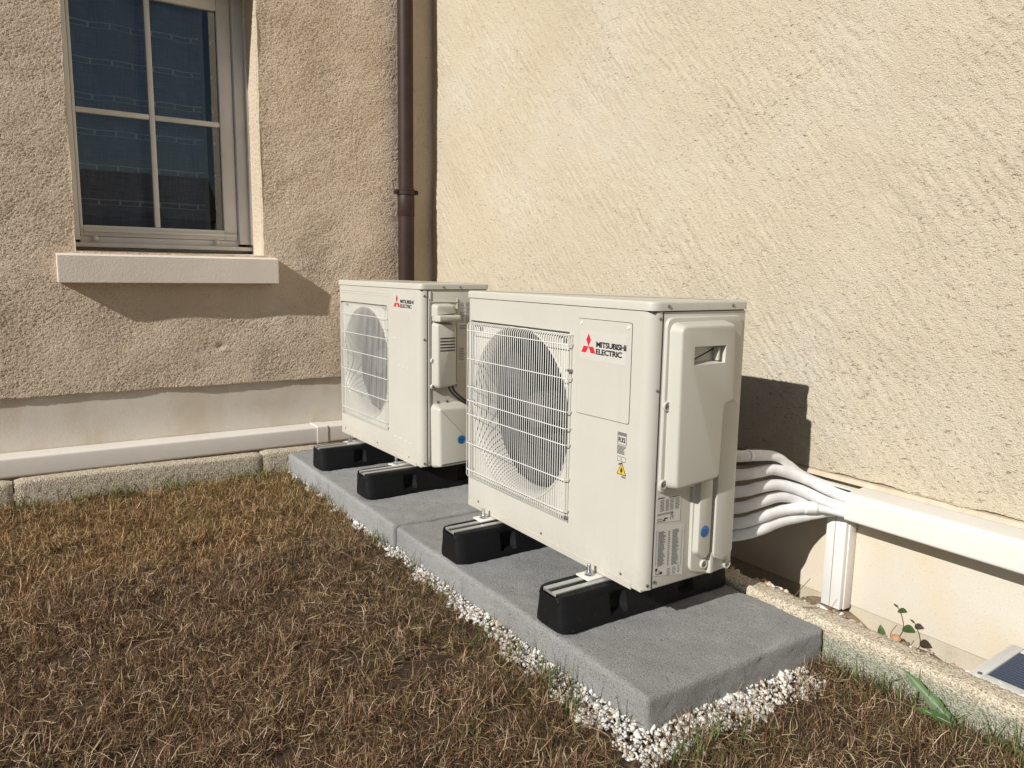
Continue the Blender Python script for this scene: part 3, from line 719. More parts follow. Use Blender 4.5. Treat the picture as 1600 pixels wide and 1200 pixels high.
def fan_assembly(root, cx, cz, R, op, depth, W):
    x0, x1, z0, z1 = op
    # recessed plate with a round mouth, rolled inwards
    bm = bmesh.new(); n = 96; sq = []; cir = []
    yb = .012
    for k in range(n):
        a = 2*math.pi*k/n; c, s = math.cos(a), math.sin(a)
        tx = (x1-cx if c > 0 else cx-x0)/max(abs(c), 1e-6); tz = (z1-cz if s > 0 else cz-z0)/max(abs(s), 1e-6); t_ = min(tx, tz)
        sq.append(bm.verts.new((cx+c*t_, yb, cz+s*t_)))
    prof = [(R+.004, yb), (R+.002, yb-.003), (R-.001, yb-.003), (R-.004, yb+.001), (R-.011, yb+.010), (R-.018, yb+.024), (R-.022, yb+.040), (R-.023, yb+.075)]
    rings = [[bm.verts.new((cx+math.cos(2*math.pi*k/n)*min(r_, 9), y, cz+math.sin(2*math.pi*k/n)*r_)) for k in range(n)] for r_, y in prof]
    prev = sq
    for rg in rings:
        for k in range(n): bm.faces.new((prev[k], prev[(k+1) % n], rg[(k+1) % n], rg[k]))
        prev = rg
    sh = from_bm('fan_shroud', bm, MAT['ivory'], root, angle=45)
    box('heat_exchanger', -W+.02, x1+.008, depth-.03, depth-.012, .02, .67, MAT['fin'], root)
    bm = bmesh.new()
    for k in range(34): zf = .03+k*.019; add_box(bm, -W+.02, x1+.008, depth-.036, depth-.0305, zf, zf+.003)
    from_bm('heat_exchanger_tubes', bm, MAT['fin'], root)['kind'] = 'stuff'
    # motor bracket
    for s in (-1, 1): box('motor_support', cx+s*.06-.012, cx+s*.06+.012, depth-.075, depth-.055, .02, .66, MAT['zinc'], root)
    fan = lathe('fan_hub', [(0, .070), (.030, .072), (.052, .080), (.058, .094), (.058, .150)], 32, (cx, 0, cz), 'y', MAT['fan'], root)
    for q in range(3):
        bm = bmesh.new(); nr, na = 9, 12; vs = []
        for i in range(nr+1):
            f = i/nr; r_ = .055+(R-.030-.055)*f; row = []
            sw = .55*f; span = math.radians(60+38*math.sin(f*2.4))
            for j in range(na+1):
                g_ = j/na; a = math.radians(120*q+20)+sw+span*(g_-.5)
                y = .085+.060*(g_)+.01*math.sin(g_*3.1)-.012*f; row.append(bm.verts.new((cx+math.cos(a)*r_, y, cz+math.sin(a)*r_)))
            vs.append(row)
        for i in range(nr):
            for j in range(na): bm.faces.new((vs[i][j], vs[i+1][j], vs[i+1][j+1], vs[i][j+1]))
        bmesh.ops.solidify(bm, geom=bm.faces[:], thickness=.003)
        from_bm('fan_blade', bm, MAT['fan'], fan, smooth=True)
def grille(root, gx0, gx1, gz0, gz1, hz, y, nbar):
    g_ = empty('grille', (gx0, y, gz0)); g_.parent = root
    bm = bmesh.new(); h_ = gz1-gz0
    tube_bm(bm, [(0, .030, h_+.004), (0, .010, h_+.004), (0, .004, h_+.001), (0, 0, h_-.006), (0, 0, h_*.5), (0, 0, .006), (0, .004, -.001), (0, .010, -.004), (0, .030, -.004)], .00115, 6)
    me0 = from_bm('grille_bar', bm, MAT['wire'], g_)
    for k in range(nbar):
        o = me0 if k == 0 else me0.copy()
        if k: COL.objects.link(o)
        o.parent = g_; jit = RNG.normal()*.0003; o.location = ((gx1-gx0)*k/(nbar-1)+jit, 0, 0)
    w_ = gx1-gx0
    bm = bmesh.new(); tube_bm(bm, [(-.002, .028, 0), (-.001, .008, 0), (.003, .0016, 0), (.010, .001, 0), (w_*.5, .0005, 0), (w_-.010, .001, 0), (w_-.003, .0016, 0), (w_+.001, .008, 0), (w_+.002, .028, 0)], .0015, 6)
    m1 = from_bm('cross_wire', bm, MAT['wire'], g_)
    for k, z in enumerate(hz):
        o = m1 if k == 0 else m1.copy()
        if k: COL.objects.link(o)
        o.parent = g_; o.location = (0, -.0024, z-gz0)
    bm = bmesh.new(); tube_bm(bm, [(.004, 0, 0), (w_-.004, 0, 0)], .0015, 6); m2 = from_bm('edge_wire', bm, MAT['wire'], g_); m2.location = (0, .016, h_+.0045)
    o = m2.copy(); COL.objects.link(o); o.parent = g_; o.location = (0, .016, -.0045)
    for (cx_, cz_) in ((.04, h_-.004), (w_-.045, h_-.004), (w_-.008, .004), (w_-.006, h_*.82)):
        box('clip', cx_-.008, cx_+.008, .006, .018, cz_-.003, cz_+.003, MAT['screw'], g_)
def bolt_set(root, x, y, zt, tint=None):
    """slotted foot plate of the cabinet with its clamping bolt"""
    pl = box('mounting_plate', x-.026, x+.026, y-.024, .02, zt, zt+.0045, MAT['trunk'], root, .0015)
    bm = bmesh.new()
    lathe_bm(bm, [(.013, zt+.0046), (.013, zt+.0065), (.0, zt+.0065)], 20, (x, y, 0), 'z')
    lathe_bm(bm, [(.0098, zt+.0066), (.0098, zt+.0136), (.0088, zt+.0146), (0, zt+.0146)], 6, (x, y, 0), 'z')
    lathe_bm(bm, [(.0052, zt+.0147), (.0052, zt+.034), (.0042, zt+.0355), (0, zt+.0355)], 12, (x, y, 0), 'z')
    from_bm('bolt', bm, MAT['zinc'], root, angle=30)
def rows(x0, x1, z0, z1, n, fill=.55, rag=.25, cols=((0, 1),), seed=1):
    r = np.random.default_rng(seed); o = []
    for k in range(n):
        zz_ = z1-(k+.5)*(z1-z0)/n; hh = (z1-z0)/n*fill/2
        for (a, c) in cols:
            xa_, xb = x0+(x1-x0)*a, x0+(x1-x0)*c; xb -= (xb-xa_)*rag*r.random(); x = xa_
            while x < xb:
                l_ = min(xb-x, r.uniform(.0015, .006)); o.append((x, x+l_, zz_-hh, zz_+hh)); x += l_+.0009
    return o

# ---------------------------------------------------------------- front unit
A = tag(empty('outdoor_unit', (0, 0, 0)), 'front ivory heat pump unit with big plain side cover, nearest the camera', 'heat pump', 'outdoor units on the concrete pads')
W, D, HB, HT = .850, .322, .685, .709
op = (-.832, -.311, .089, .615)
cabinet(A, W, D, HB, HT, op)
fan_assembly(A, -.5715, .352, .259, op, D, W)
grille(A, -.822, -.294, .101, .604, (.583, .492, .402, .356, .311, .215, .126), -.019, 50)
bolt_set(A, -.165, -.028, -.0115); bolt_set(A, -.697, -.028, -.0115)
for x in (-.165, -.697): box('mounting_plate', x-.026, x+.026, D-.02, D+.03, -.0115, -.007, MAT['trunk'], A)
# front access plate with badge
rim = flat_poly('access_plate', rounded([(-.2745, .4035), (-.0655, .4065), (-.0655, .6555), (-.2745, .6555)], .008), FRONT(0, -.0001, 0), MAT['gasket'], A, .0003)
rim = flat_poly('access_plate', rounded([(-.2732, .4050), (-.0668, .4080), (-.0668, .6542), (-.2732, .6542)], .007), FRONT(0, -.0004, 0), MAT['ivory'], A, .0009)
logo(A, -.2635, -.0835, .5500, .6250, -.0014)
for x in (-.2600, -.0790): screw(A, (x, -.0013, .643), 'y', .0045, MAT['wire'])
# small front labels
lab = flat_poly('refrigerant_label', [(-.105, .375), (-.072, .375), (-.072, .3835), (-.105, .3835)], FRONT(0, -.0002, 0), MAT['greyink'], A, .0003)
text_bm_obj('lettering', 'R32', .026, .0125, MAT['ink'], lab, FRONT(-.1015, -.0003, .3585), .03)
quads('frame_line', [(-.105, -.1040, .352, .375), (-.073, -.072, .352, .375), (-.104, -.073, .352, .3530)], FRONT(0, -.0003, 0), MAT['ink'], lab)
quads('small_print', rows(-.105, -.073, .328, .350, 7, .6, .3, seed=3)+[(-.103, -.1025, .310, .3225), (-.0905, -.090, .310, .3225), (-.103, -.090, .3215, .3225), (-.103, -.090, .310, .311), (-.0875, -.087, .310, .3225), (-.0735, -.073, .310, .3225), (-.0875, -.073, .3215, .3225), (-.0875, -.073, .310, .311)]
      + [(-.098+.002*k, -.0965+.002*k, .299+.0012*k, .3035+.0008*k) for k in range(9)], FRONT(0, -.0003, 0), MAT['ink'], lab)
tri = flat_poly('warning_triangle', rounded([(-.104, .2765), (-.069, .2765), (-.0865, .3085)], .0015), FRONT(0, -.0002, 0), MAT['ink'], A, .0003)
flat_poly('triangle_fill', rounded([(-.1005, .2785), (-.0725, .2785), (-.0865, .3040)], .001), FRONT(0, -.0005, 0), MAT['yellow'], tri, .0003)
flat_poly('flame_mark', [(-.0905, .2835), (-.0825, .2835), (-.0820, .288), (-.0838, .2910), (-.0858, .2965), (-.0885, .2930), (-.0908, .2885)], FRONT(0, -.0008, 0), MAT['ink'], tri, .0003)
quads('small_print', [(-.0905, -.0825, .2805, .2818)]+rows(-.085, -.069, .270, .275, 2, .6, seed=5), FRONT(0, -.0009, 0), MAT['ink'], tri)
for x, z in ((-.775, .022), (-.42, .022), (-.075, .022)): screw(A, (x, -.0001, z), 'y', .0038)
# side plate, big service cover, lower valve cover
box('seam_gap', -.002, .0004, .0325, .0352, .003, .683, MAT['gasket'], A)
pl = relief_x('cover_plate', [(.042, .670), (.303, .672), (.308, .006), (.238, .002), (.161, .022), (.158, .246), (.042, .246)], 0, .0075, .0015, MAT['ivory_plastic'], A, [.022, .02, .01, .01, .02, .004, .014], .002, 5)
cover = relief_x('service_cover', [(.056, .654), (.244, .656), (.2495, .462), (.217, .456), (.2125, .270), (.060, .258)], .0076, .041, .006, MAT['ivory_plastic'], A, [.020, .016, .012, .012, .014, .020], .007, 6)
# recessed handle: dark pocket with frame
hp_ = [(.1000, .604), (.2100, .6035), (.2080, .5600), (.1000, .5585)]
def pocket(parent, poly, x, dep, mat):
    P = rounded(poly, .003, 3); bm = bmesh.new()
    rim_o = [bm.verts.new((x+.0004, *q)) for q in inset_poly(P, -.0035)]; rim_i = [bm.verts.new((x+.0018, *q)) for q in P]
    fl = [(q[0]*.985+.0025, q[1]) for q in inset_poly(P, .005)]
    return P
# cut the pocket out of the cover with a boolean so that it has real depth
cut = from_bm('cutter', prism_bm([[(.018, *q) for q in inset_poly(rounded(hp_, .003, 3), .006)], [(.0405, *q) for q in inset_poly(rounded(hp_, .003, 3), .0005)], [(.05, *q) for q in inset_poly(rounded(hp_, .003, 3), -.003)]]), MAT['ivory_plastic'])
def boolean(o, c, op_='DIFFERENCE'):
    md = o.modifiers.new('cut', 'BOOLEAN'); md.object = c; md.operation = op_; md.solver = 'EXACT'
    bpy.context.view_layer.update(); dg = bpy.context.evaluated_depsgraph_get(); me = bpy.data.meshes.new_from_object(o.evaluated_get(dg))
    o.modifiers.remove(md); old = o.data; o.data = me; me.name = old.name; bpy.data.meshes.remove(old)
    bpy.data.objects.remove(c)
    for p in me.polygons: p.use_smooth = True
    bm = bmesh.new(); bm.from_mesh(me)
    for e in bm.edges:
        e.smooth = not (len(e.link_faces) == 2 and e.calc_face_angle(0) > math.radians(32))
    bm.to_mesh(me); bm.free()
boolean(cover, cut)
box('handle_web', .0185, .036, .188, .196, .566, .598, MAT['ivory_plastic'], cover, .002)
low = relief_x('valve_cover', [(.230, .452), (.296, .454), (.301, .052), (.262, .036), (.230, .050)], .0076, .021, .003, MAT['ivory_plastic'], A, [.012, .012, .012, .012, .012], .003, 5)
mid = relief_x('valve_cover', [(.170, .262), (.216, .262), (.216, .066), (.202, .052), (.170, .074)], .0076, .020, .006, MAT['ivory_plastic'], A, [.003, .003, .008, .008, .008], .003, 5)
relief_x('drain_rib', [(.222, .064), (.236, .064), (.238, .006), (.222, .006)], .0076, .018, .002, MAT['ivory_plastic'], A, .006, .004, 4)
for y, z in ((.0500, .460), (.0485, .268), (.207, .034), (.296, .016)):
    bs = lathe('screw_boss', [(.0125, .0075), (.0125, .0115), (.0110, .0130), (.0085, .0130), (.0080, .0100), (0, .0100)], 22, (0, y, z), 'x', MAT['ivory_plastic'], A)
    lathe('screw', [(.0062, .0101), (.0062, .0118), (.0048, .0128), (.0024, .0128), (.002, .0108), (0, .0108)], 12, (0, y, z), 'x', MAT['screw'], bs)
screw(A, (.0078, .219, .246), 'x', .004); screw(A, (-.001, .026, .668), 'x', .0042); screw(A, (-.001, .026, .498), 'x', .0042)
for y, z in ((.048, .697), (.270, .697)): screw(A, (.0032, y, z), 'x', .0045)
screw(A, (0, .042, .018), 'x', .0046); screw(A, (-.002, .022, .012), 'x', .0046)
# rating plate and spare-parts table
rp = flat_poly('rating_label', [(.040, .170), (.122, .163), (.122, .232), (.040, .237)], SIDE(.0004, 0, 0), MAT['paper'], A, .0003)
quads('small_print', rows(.052, .118, .196, .226, 8, .5, .2, ((0, .2), (.27, .45), (.5, .7), (.76, 1)), 8)+rows(.043, .10, .187, .192, 2, .55, .1, seed=9)+rows(.080, .118, .227, .2305, 1, .6, .1, seed=10)
      +rows(.043, .060, .170, .180, 2, .4, .2, seed=12), SIDE(.0008, 0, 0), MAT['greyink'], rp)
flat_poly('warning_triangle', [(.088, .1835), (.097, .1835), (.0925, .1945)], SIDE(.0008, 0, 0), MAT['greyink'], rp, .0002)
quads('approval_mark', [(.062, .071, .171, .1745), (.066, .078, .1755, .179), (.088, .0895, .172, .181), (.0955, .097, .172, .181), (.0895, .0955, .1795, .181)], SIDE(.0008, 0, 0), MAT['ink'], rp)
quads('emblem_mark', [(.0435, .0455, .2285, .2320), (.0465, .0495, .2300, .2330), (.051, .064, .2295, .2320)], SIDE(.0008, 0, 0), MAT['ink'], rp)
st = flat_poly('parts_table_label', [(.038, .034), (.140, .018), (.140, .152), (.038, .160)], SIDE(.0004, 0, 0), MAT['paper'], A, .0003)
quads('small_print', rows(.050, .076, .056, .146, 26, .62, .35, seed=21)+rows(.083, .091, .052, .143, 18, .5, .3, seed=22)+rows(.098, .124, .050, .144, 26, .6, .4, seed=23)+rows(.0425, .0445, .06, .15, 24, .5, 0, seed=24)+rows(.130, .1325, .045, .146, 24, .5, 0, seed=25)
      +rows(.084, .130, .026, .046, 5, .4, .4, ((0, .3), (.4, .7), (.8, 1)), 26), SIDE(.0008, 0, 0), MAT['greyink'], st)
quads('diagram', [(.044, .051, .0455, .0520), (.060, .067, .034, .041), (.046, .047, .036, .0455), (.047, .060, .036, .037), (.057, .058, .037, .045)], SIDE(.0009, 0, 0), MAT['ink'], st)
bs = lathe('round_sticker', [(.0155, .0), (.0155, .0005), (0, .0005)], 40, (.0201, .193, .127), 'x', MAT['blue'], A)
quads('small_print', [(-.010+.001*abs(k-2), .010-.001*abs(k-2), .006-.004*k, .0075-.004*k) for k in range(5)], SIDE(.0206, .193, .126), plain('dark_blue_print', (.008, .05, .16), .4), bs)

# ---------------------------------------------------------------- rear unit
B = tag(empty('outdoor_unit', (-1.2993, .0511, .010), .0212), 'rear ivory heat pump unit with slotted handle box and black cables, by the wall corner', 'heat pump', 'outdoor units on the concrete pads')
W, D, HB, HT = .808, .300, .688, .712
op = (-.790, -.292, .088, .616)
cabinet(B, W, D, HB, HT, op, .028, .012)
fan_assembly(B, -.541, .352, .247, op, D, W)
grille(B, -.768, -.285, .098, .606, (.563, .478, .395, .310, .221, .126), -.006, 40)
bolt_set(B, -.150, -.034, -.0205); bolt_set(B, -.620, -.034, -.0205)
for x in (-.150, -.620): box('mounting_plate', x-.026, x+.026, D-.02, D+.03, -.0205, -.007, MAT['trunk'], B)
for z in (.664, .654): box('pressed_line', -.775, -.278, -.0008, .0002, z, z+.003, MAT['ivory'], B, .0008)
for x0_, x1_, z in ((-.225, -.05, .046), (-.775, -.06, .030)): box('pressed_line', x0_, x1_, -.0008, .0002, z, z+.003, MAT['ivory'], B, .0008)
logo(B, -.236, -.056, .5975, .6700, -.0002)
quads('vent_slit', [(-.235, -.213, .489, .4915), (-.190, -.175, .381, .3835), (-.155, -.140, .379, .3815), (-.120, -.105, .377, .3795), (-.235, -.21, .082, .0845), (-.19, -.165, .0815, .084), (-.14, -.115, .0795, .082), (-.10, -.08, .0785, .081)], FRONT(0, -.0004, 0), MAT['wire'], B)
for x, z in ((-.755, .020), (-.40, .020), (-.10, .020)): screw(B, (x, -.0001, z), 'y', .0038)
box('seam_gap', -.002, .0004, .0285, .0312, .003, .686, MAT['gasket'], B)
for y, z in ((.016, .665), (.016, .499), (.016, .012)): screw(B, (-.0008, y, z), 'x', .0044)
for y in (.097, .172): screw(B, (.0032, y, .699), 'x', .0045)
# raised edging round the terminal area
bm = bmesh.new()
tube_bm(bm, smooth_path([(.001, .0365, .010), (.001, .0365, .30), (.001, .0365, .625), (.001, .046, .642), (.001, .150, .640), (.001, .160, .628), (.001, .160, .320)], 8), .0022, 6)
from_bm('edging', bm, MAT['ivory_plastic'], B)
box('pressed_rib', -.0005, .0025, .040, .043, .004, .684, MAT['ivory'], B, .001)
tc = relief_x('terminal_cover', [(.052, .560), (.134, .556), (.138, .318), (.062, .312), (.052, .322)], 0, .040, .005, MAT['ivory_plastic'], B, [.01, .012, .010, .004, .012], .008, 5)
cap = relief_x('terminal_cover', [(.050, .632), (.130, .632), (.134, .592), (.050, .586)], 0, .036, .004, MAT['ivory_plastic'], B, [.012, .010, .004, .004], .008, 5)
hk = relief_x('handle', [(.050, .593), (.146, .593), (.146, .570), (.050, .568)], 0, .058, .001, MAT['ivory_plastic'], B, .006, .006, 5)
for k in range(5):
    z = .505-.0118*k; box('vent_slot', .0395, .0408, .063, .129, z-.0021, z+.0021, MAT['gasket'], tc)
for y, z in ((.049, .417), (.049, .316), (.150, .316)):
    bs = lathe('screw_boss', [(.010, .0), (.010, .010), (.0085, .012), (0, .012)], 18, (0, y, z), 'x', MAT['ivory_plastic'], B)
    lathe('screw', [(.0055, .0121), (.005, .0138), (0, .0138)], 10, (0, y, z), 'x', MAT['screw'], bs)
relief_x('valve_cover', [(.052, .238), (.200, .238), (.275, .130), (.280, .004), (.056, .000)], 0, .052, .010, MAT['ivory_plastic'], B, [.014, .03, .02, .01, .01], .014, 6)
for y in (.075, .115): screw(B, (.004, y, .252), 'x', .006)
bs = lathe('round_sticker', [(.0175, 0), (.0175, .0005), (0, .0005)], 40, (.0521, .152, .104), 'x', MAT['blue'], B)
quads('small_print', [(-.011+.001*abs(k-2), .011-.001*abs(k-2), .007-.0045*k, .0085-.0045*k) for k in range(5)], SIDE(.0527, .152, .104), bpy.data.materials['dark_blue_print'], bs)
rp = flat_poly('rating_label', [(.169, .528), (.232, .528), (.232, .646), (.169, .646)], SIDE(.0003, 0, 0), MAT['paper'], B, .0003)
quads('small_print', rows(.172, .229, .560, .640, 15, .5, .3, ((0, .4), (.5, 1)), 31)+rows(.172, .205, .533, .552, 3, .5, .3, seed=32), SIDE(.0008, 0, 0), MAT['greyink'], rp)
rp = flat_poly('notice_label', [(.166, .405), (.200, .405), (.200, .467), (.166, .467)], SIDE(.0003, 0, 0), MAT['paper'], B, .0003)
quads('small_print', rows(.169, .197, .410, .462, 8, .5, .3, ((0, 1),), 33), SIDE(.0008, 0, 0), MAT['greyink'], rp)
for k in range(2):
    p = [(.030, .105+.016*k, .325), (.034, .112+.016*k, .30), (.045, .135+.018*k, .272), (.052, .175+.018*k, .245), (.050, .225+.01*k, .225), (.03, .29, .215)]
    tube('cable', smooth_path(p, 8), .0046, MAT['black'], B, 10)

# ================================================================= INSULATED HOSES
hose_pts = {
 1: ([(-.10, .32, .280), (-.056, .40, .281), (-.047, .448, .279), (-.041, .531, .266), (-.034, .582, .237), (-.015, .635, .200), (.03, .690, .172), (.09, .715, .160), (.2, .715, .16)], 'topmost white insulated hose arching out of the front unit back'),
 2: ([(-.10, .33, .222), (-.050, .42, .228), (-.038, .468, .232), (-.033, .520, .233), (-.017, .582, .216), (.013, .627, .196), (.048, .655, .177), (.090, .677, .162), (.2, .682, .155)], 'second white hose from the top, crossing over to the trunking top'),
 3: ([(-.10, .33, .172), (-.050, .42, .180), (-.035, .463, .188), (-.028, .540, .187), (.0, .608, .167), (.050, .655, .140), (.095, .677, .131), (.2, .682, .129)], 'third white hose from the top, bending down to the trunking middle'),
 4: ([(-.10, .33, .125), (-.050, .41, .135), (-.033, .455, .145), (-.030, .547, .150), (-.015, .620, .138), (.020, .685, .130), (.09, .715, .132), (.2, .715, .132)], 'fourth white hose from the top, passing behind the third'),
 5: ([(-.10, .33, .080), (-.045, .41, .092), (-.029, .456, .102), (-.023, .540, .110), (-.001, .605, .115), (.035, .650, .120), (.09, .676, .1185), (.2, .682, .118)], 'fifth white hose from the top, with a taped wrap'),
 6: ([(-.10, .33, .045), (-.045, .41, .058), (-.025, .460, .068), (-.022, .547, .078), (-.008, .622, .084), (.015, .665, .093), (.06, .700, .110), (.12, .715, .117), (.2, .715, .117)], 'lowest white insulated hose, just above the dark trench')}
for k, (p, lb) in hose_pts.items():
    P = smooth_path(p, 10); r = [.0158+.0002*math.sin(i*.9+k)+.0003*math.sin(i*.35) for i in range(len(P))]
    O = Vector(p[0]); root = empty('insulated_hose', O); tag(root, lb, 'hose', 'white insulated hoses behind the front unit')
    tube('insulation', [q-O for q in P], r, MAT['foam'], root, 18, uv=14)
    if k == 5:
        i0 = 42; tube('tape_wrap', [q-O for q in P[i0:i0+8]], [.0163, .0178, .0172, .0182, .0175, .0184, .0176, .0164], MAT['tape'], root, 18)
    if k == 1:
        tube('tape_wrap', [q-O for q in P[15:19]], [.0163, .0173, .0173, .0163], MAT['tape'], root, 18)
tube('cable', [Vector(q)-Vector(hose_pts[1][0][0]) for q in smooth_path([(-.1, .33, .256), (-.05, .42, .258), (-.035, .50, .256), (-.03, .56, .240), (-.01, .62, .205), (.03, .68, .18), (.12, .70, .172)], 8)], .004, MAT['black'], bpy.data.objects['insulated_hose'], 8)

# ================================================================= VENT PANEL at the right
vp = tag(empty('vent_grille', (.66, .60, -.1)), 'grey framed vent grille with dark slats lying behind the kerb', 'vent')
vp.rotation_euler = (math.radians(3), 0, 0)
box('base_tray', -.135, .30, -.122, .125, -.030, -.004, MAT['sill'], vp, .004)
P0 = [(-.118, -.105, -.105, .105), (.27, .285, -.105, .105)]
box('frame', -.122, -.100, -.105, .105, -.003, .006, MAT['panel_frame'], vp, .002); box('frame', .270, .290, -.105, .105, -.003, .006, MAT['panel_frame'], vp, .002)
box('frame', -.0995, .2695, -.105, -.078, -.003, .006, MAT['panel_frame'], vp, .002); box('frame', -.0995, .2695, .082, .105, -.003, .006, MAT['panel_frame'], vp, .002)
box('backing', -.0995, .2695, -.078, .082, -.0030, -.0005, MAT['gasket'], vp)
s0 = None
for k in range(15):
    y = -.074+k*.0108
    if s0 is None: s0 = box('slat', -.098, .268, -.0022, .0022, 0, .0042, MAT['slat'], vp, .0006, 1)
    o = s0 if k == 0 else s0.copy()
    if k: COL.objects.link(o); o.parent = vp
    o.location = (0, y, 0)
screw(vp, (-.111, -.092, .0062), 'x', .001) if False else lathe('screw', [(.0055, .006), (.005, .008), (0, .008)], 12, (-.108, -.088, 0), 'z', MAT['screw'], vp)

# ================================================================= GRAVEL, PEBBLES
def ico():
    t_ = (1+5**.5)/2; v = np.array([(-1, t_, 0), (1, t_, 0), (-1, -t_, 0), (1, -t_, 0), (0, -1, t_), (0, 1, t_), (0, -1, -t_), (0, 1, -t_), (t_, 0, -1), (t_, 0, 1), (-t_, 0, -1), (-t_, 0, 1)]); v /= np.linalg.norm(v[0])
    f = np.array([(0, 11, 5), (0, 5, 1), (0, 1, 7), (0, 7, 10), (0, 10, 11), (1, 5, 9), (5, 11, 4), (11, 10, 2), (10, 7, 6), (7, 1, 8), (3, 9, 4), (3, 4, 2), (3, 2, 6), (3, 6, 8), (3, 8, 9), (4, 9, 5), (2, 4, 11), (6, 2, 10), (8, 6, 7), (9, 8, 1)]); return v, f
def stones(name, P, size, cols, seed, flat=.75):
    r = np.random.default_rng(seed); v, f = ico(); n = len(P)
    V = v[None]*(1+r.uniform(-.42, .42, (n, 12, 1)))*np.stack([r.uniform(.7, 1.35, n), r.uniform(.6, 1.1, n), r.uniform(.45, flat, n)], -1)[:, None]
    q = r.standard_normal((n, 4)); q[:, 1:3] *= .5; q /= np.linalg.norm(q, axis=1)[:, None]
    a, b_, c, d_ = q.T
    Rm = np.stack([1-2*(c*c+d_*d_), 2*(b_*c-a*d_), 2*(b_*d_+a*c), 2*(b_*c+a*d_), 1-2*(b_*b_+d_*d_), 2*(c*d_-a*b_), 2*(b_*d_-a*c), 2*(c*d_+a*b_), 1-2*(b_*b_+c*c)], -1).reshape(n, 3, 3)
    V = np.einsum('nij,nkj->nki', Rm, V)*size[:, None, None]+P[:, None]
    F = f[None]+(np.arange(n)*12)[:, None, None]
    ci = r.integers(0, len(cols), n); C = np.array(cols)[ci]*r.uniform(.85, 1.1, (n, 1)); C = np.concatenate([C, np.ones((n, 1))], 1)
    return np_mesh(name, V.reshape(-1, 3), F.reshape(-1, 3), MAT['gravel'], tint=np.repeat(C, 12, 0))
def gravel_out(x):      # outer edge (distance in front of the pad) along x
    return np.interp(x, [-2.3, -1.9, -1.3, -1.0, -.7, -.45, -.2, 0, .12, .3], [.008, .016, .022, .03, .040, .048, .062, .078, .082, .078])+.012*np.sin(x*23)+.01*np.sin(x*57+1)
r = np.random.default_rng(5); pts = []
n = 26000; x = r.uniform(-2.2, .36, n); y = r.uniform(-.36, .42, n)
dfront = -.185-y; ok1 = (dfront > -.01) & (dfront < gravel_out(x)*r.uniform(.75, 1.1, n)) & (x < .30)
side = x-.215; ok2 = (side > -.01) & (side < (.10+.02*np.sin(y*31))*r.uniform(.7, 1.15, n)) & (y > -.27) & (y < .34)
keep_ = (ok1 & (x < .29)) | ok2
P = np.stack([x, y, r.uniform(ZG-.007, ZG, n)], -1)[keep_]
n = 16000; x = r.uniform(-2.2, .36, n); y = r.uniform(-.36, .42, n)
dfront = -.185-y; side = x-.215
keep_ = ((dfront > -.01) & (dfront < gravel_out(x)) & (x < .29)) | ((side > -.01) & (side < .095) & (y > -.27) & (y < .30))
P = np.concatenate([P, np.stack([x, y, r.uniform(ZG-.003, ZG+.003, n)], -1)[keep_]])
gv = stones('marble_gravel', P, r.gamma(4, .00085, len(P))+.0017, [(.76, .74, .69), (.72, .69, .63), (.80, .79, .76), (.50, .42, .33), (.66, .61, .53), (.74, .72, .68), (.70, .66, .60)], 6)
tag(gv, 'white crushed marble gravel around the concrete pads', 'gravel', kind='stuff')
# stray chips in the lawn edge and pebbles in the trench
n = 1500; x = r.uniform(-1.2, 3, n); y = r.uniform(.50, .75, n); y = np.where(r.random(n) < .8, .505+np.abs(r.normal(0, .018, n)), y)
tp = stones('trench_pebbles', np.stack([x, y, trench_z(x, y)+.003], -1), r.gamma(3, .0016, n)+.002, [(.62, .50, .38), (.5, .34, .24), (.70, .66, .6), (.4, .33, .26), (.33, .2, .14)], 9)
tag(tp, 'mixed tan pebbles and earth crumbs in the trench along the sunlit wall', 'pebbles', kind='stuff')
def pebble(loc, s, col, lb, seed, mat):
    bm = bmesh.new(); bmesh.ops.create_icosphere(bm, subdivisions=3, radius=1); rr = np.random.default_rng(seed); ph = rr.uniform(0, 6, 6)
    for v in bm.verts:
        k = 1+.12*math.sin(v.co.x*2.3+ph[0])+.1*math.sin(v.co.y*3.1+ph[1])*math.cos(v.co.z*2+ph[2])+.04*math.sin(v.co.x*9+ph[3]); v.co = Vector((v.co.x*s[0], v.co.y*s[1], v.co.z*s[2]))*k
    o = from_bm('pebble', bm, mat, smooth=True); o.location = loc; tag(o, lb, 'pebble', 'larger pebbles by the kerb'); return o
MAT['pebble_w'] = plain('pale_pebble', (.66, .64, .59), .6, var=.1, scale=80)
pebble((.150, .520, -.108), (.021, .012, .009), None, 'smooth whitish pebble right of the upright cover strip', 1, MAT['pebble_w'])
pebble((-.045, .528, -.110), (.013, .011, .011), None, 'reddish brown stone left of the upright cover strip', 2, MAT['pot_tan'])
pebble((.352, .520, -.106), (.014, .012, .010), None, 'round terracotta stone beside the green seedling', 3, MAT['pot_tan'])
pebble((.0, .530, -.112), (.016, .012, .009), None, 'pale angular stone at the foot of the cover strip', 4, MAT['pebble_w'])

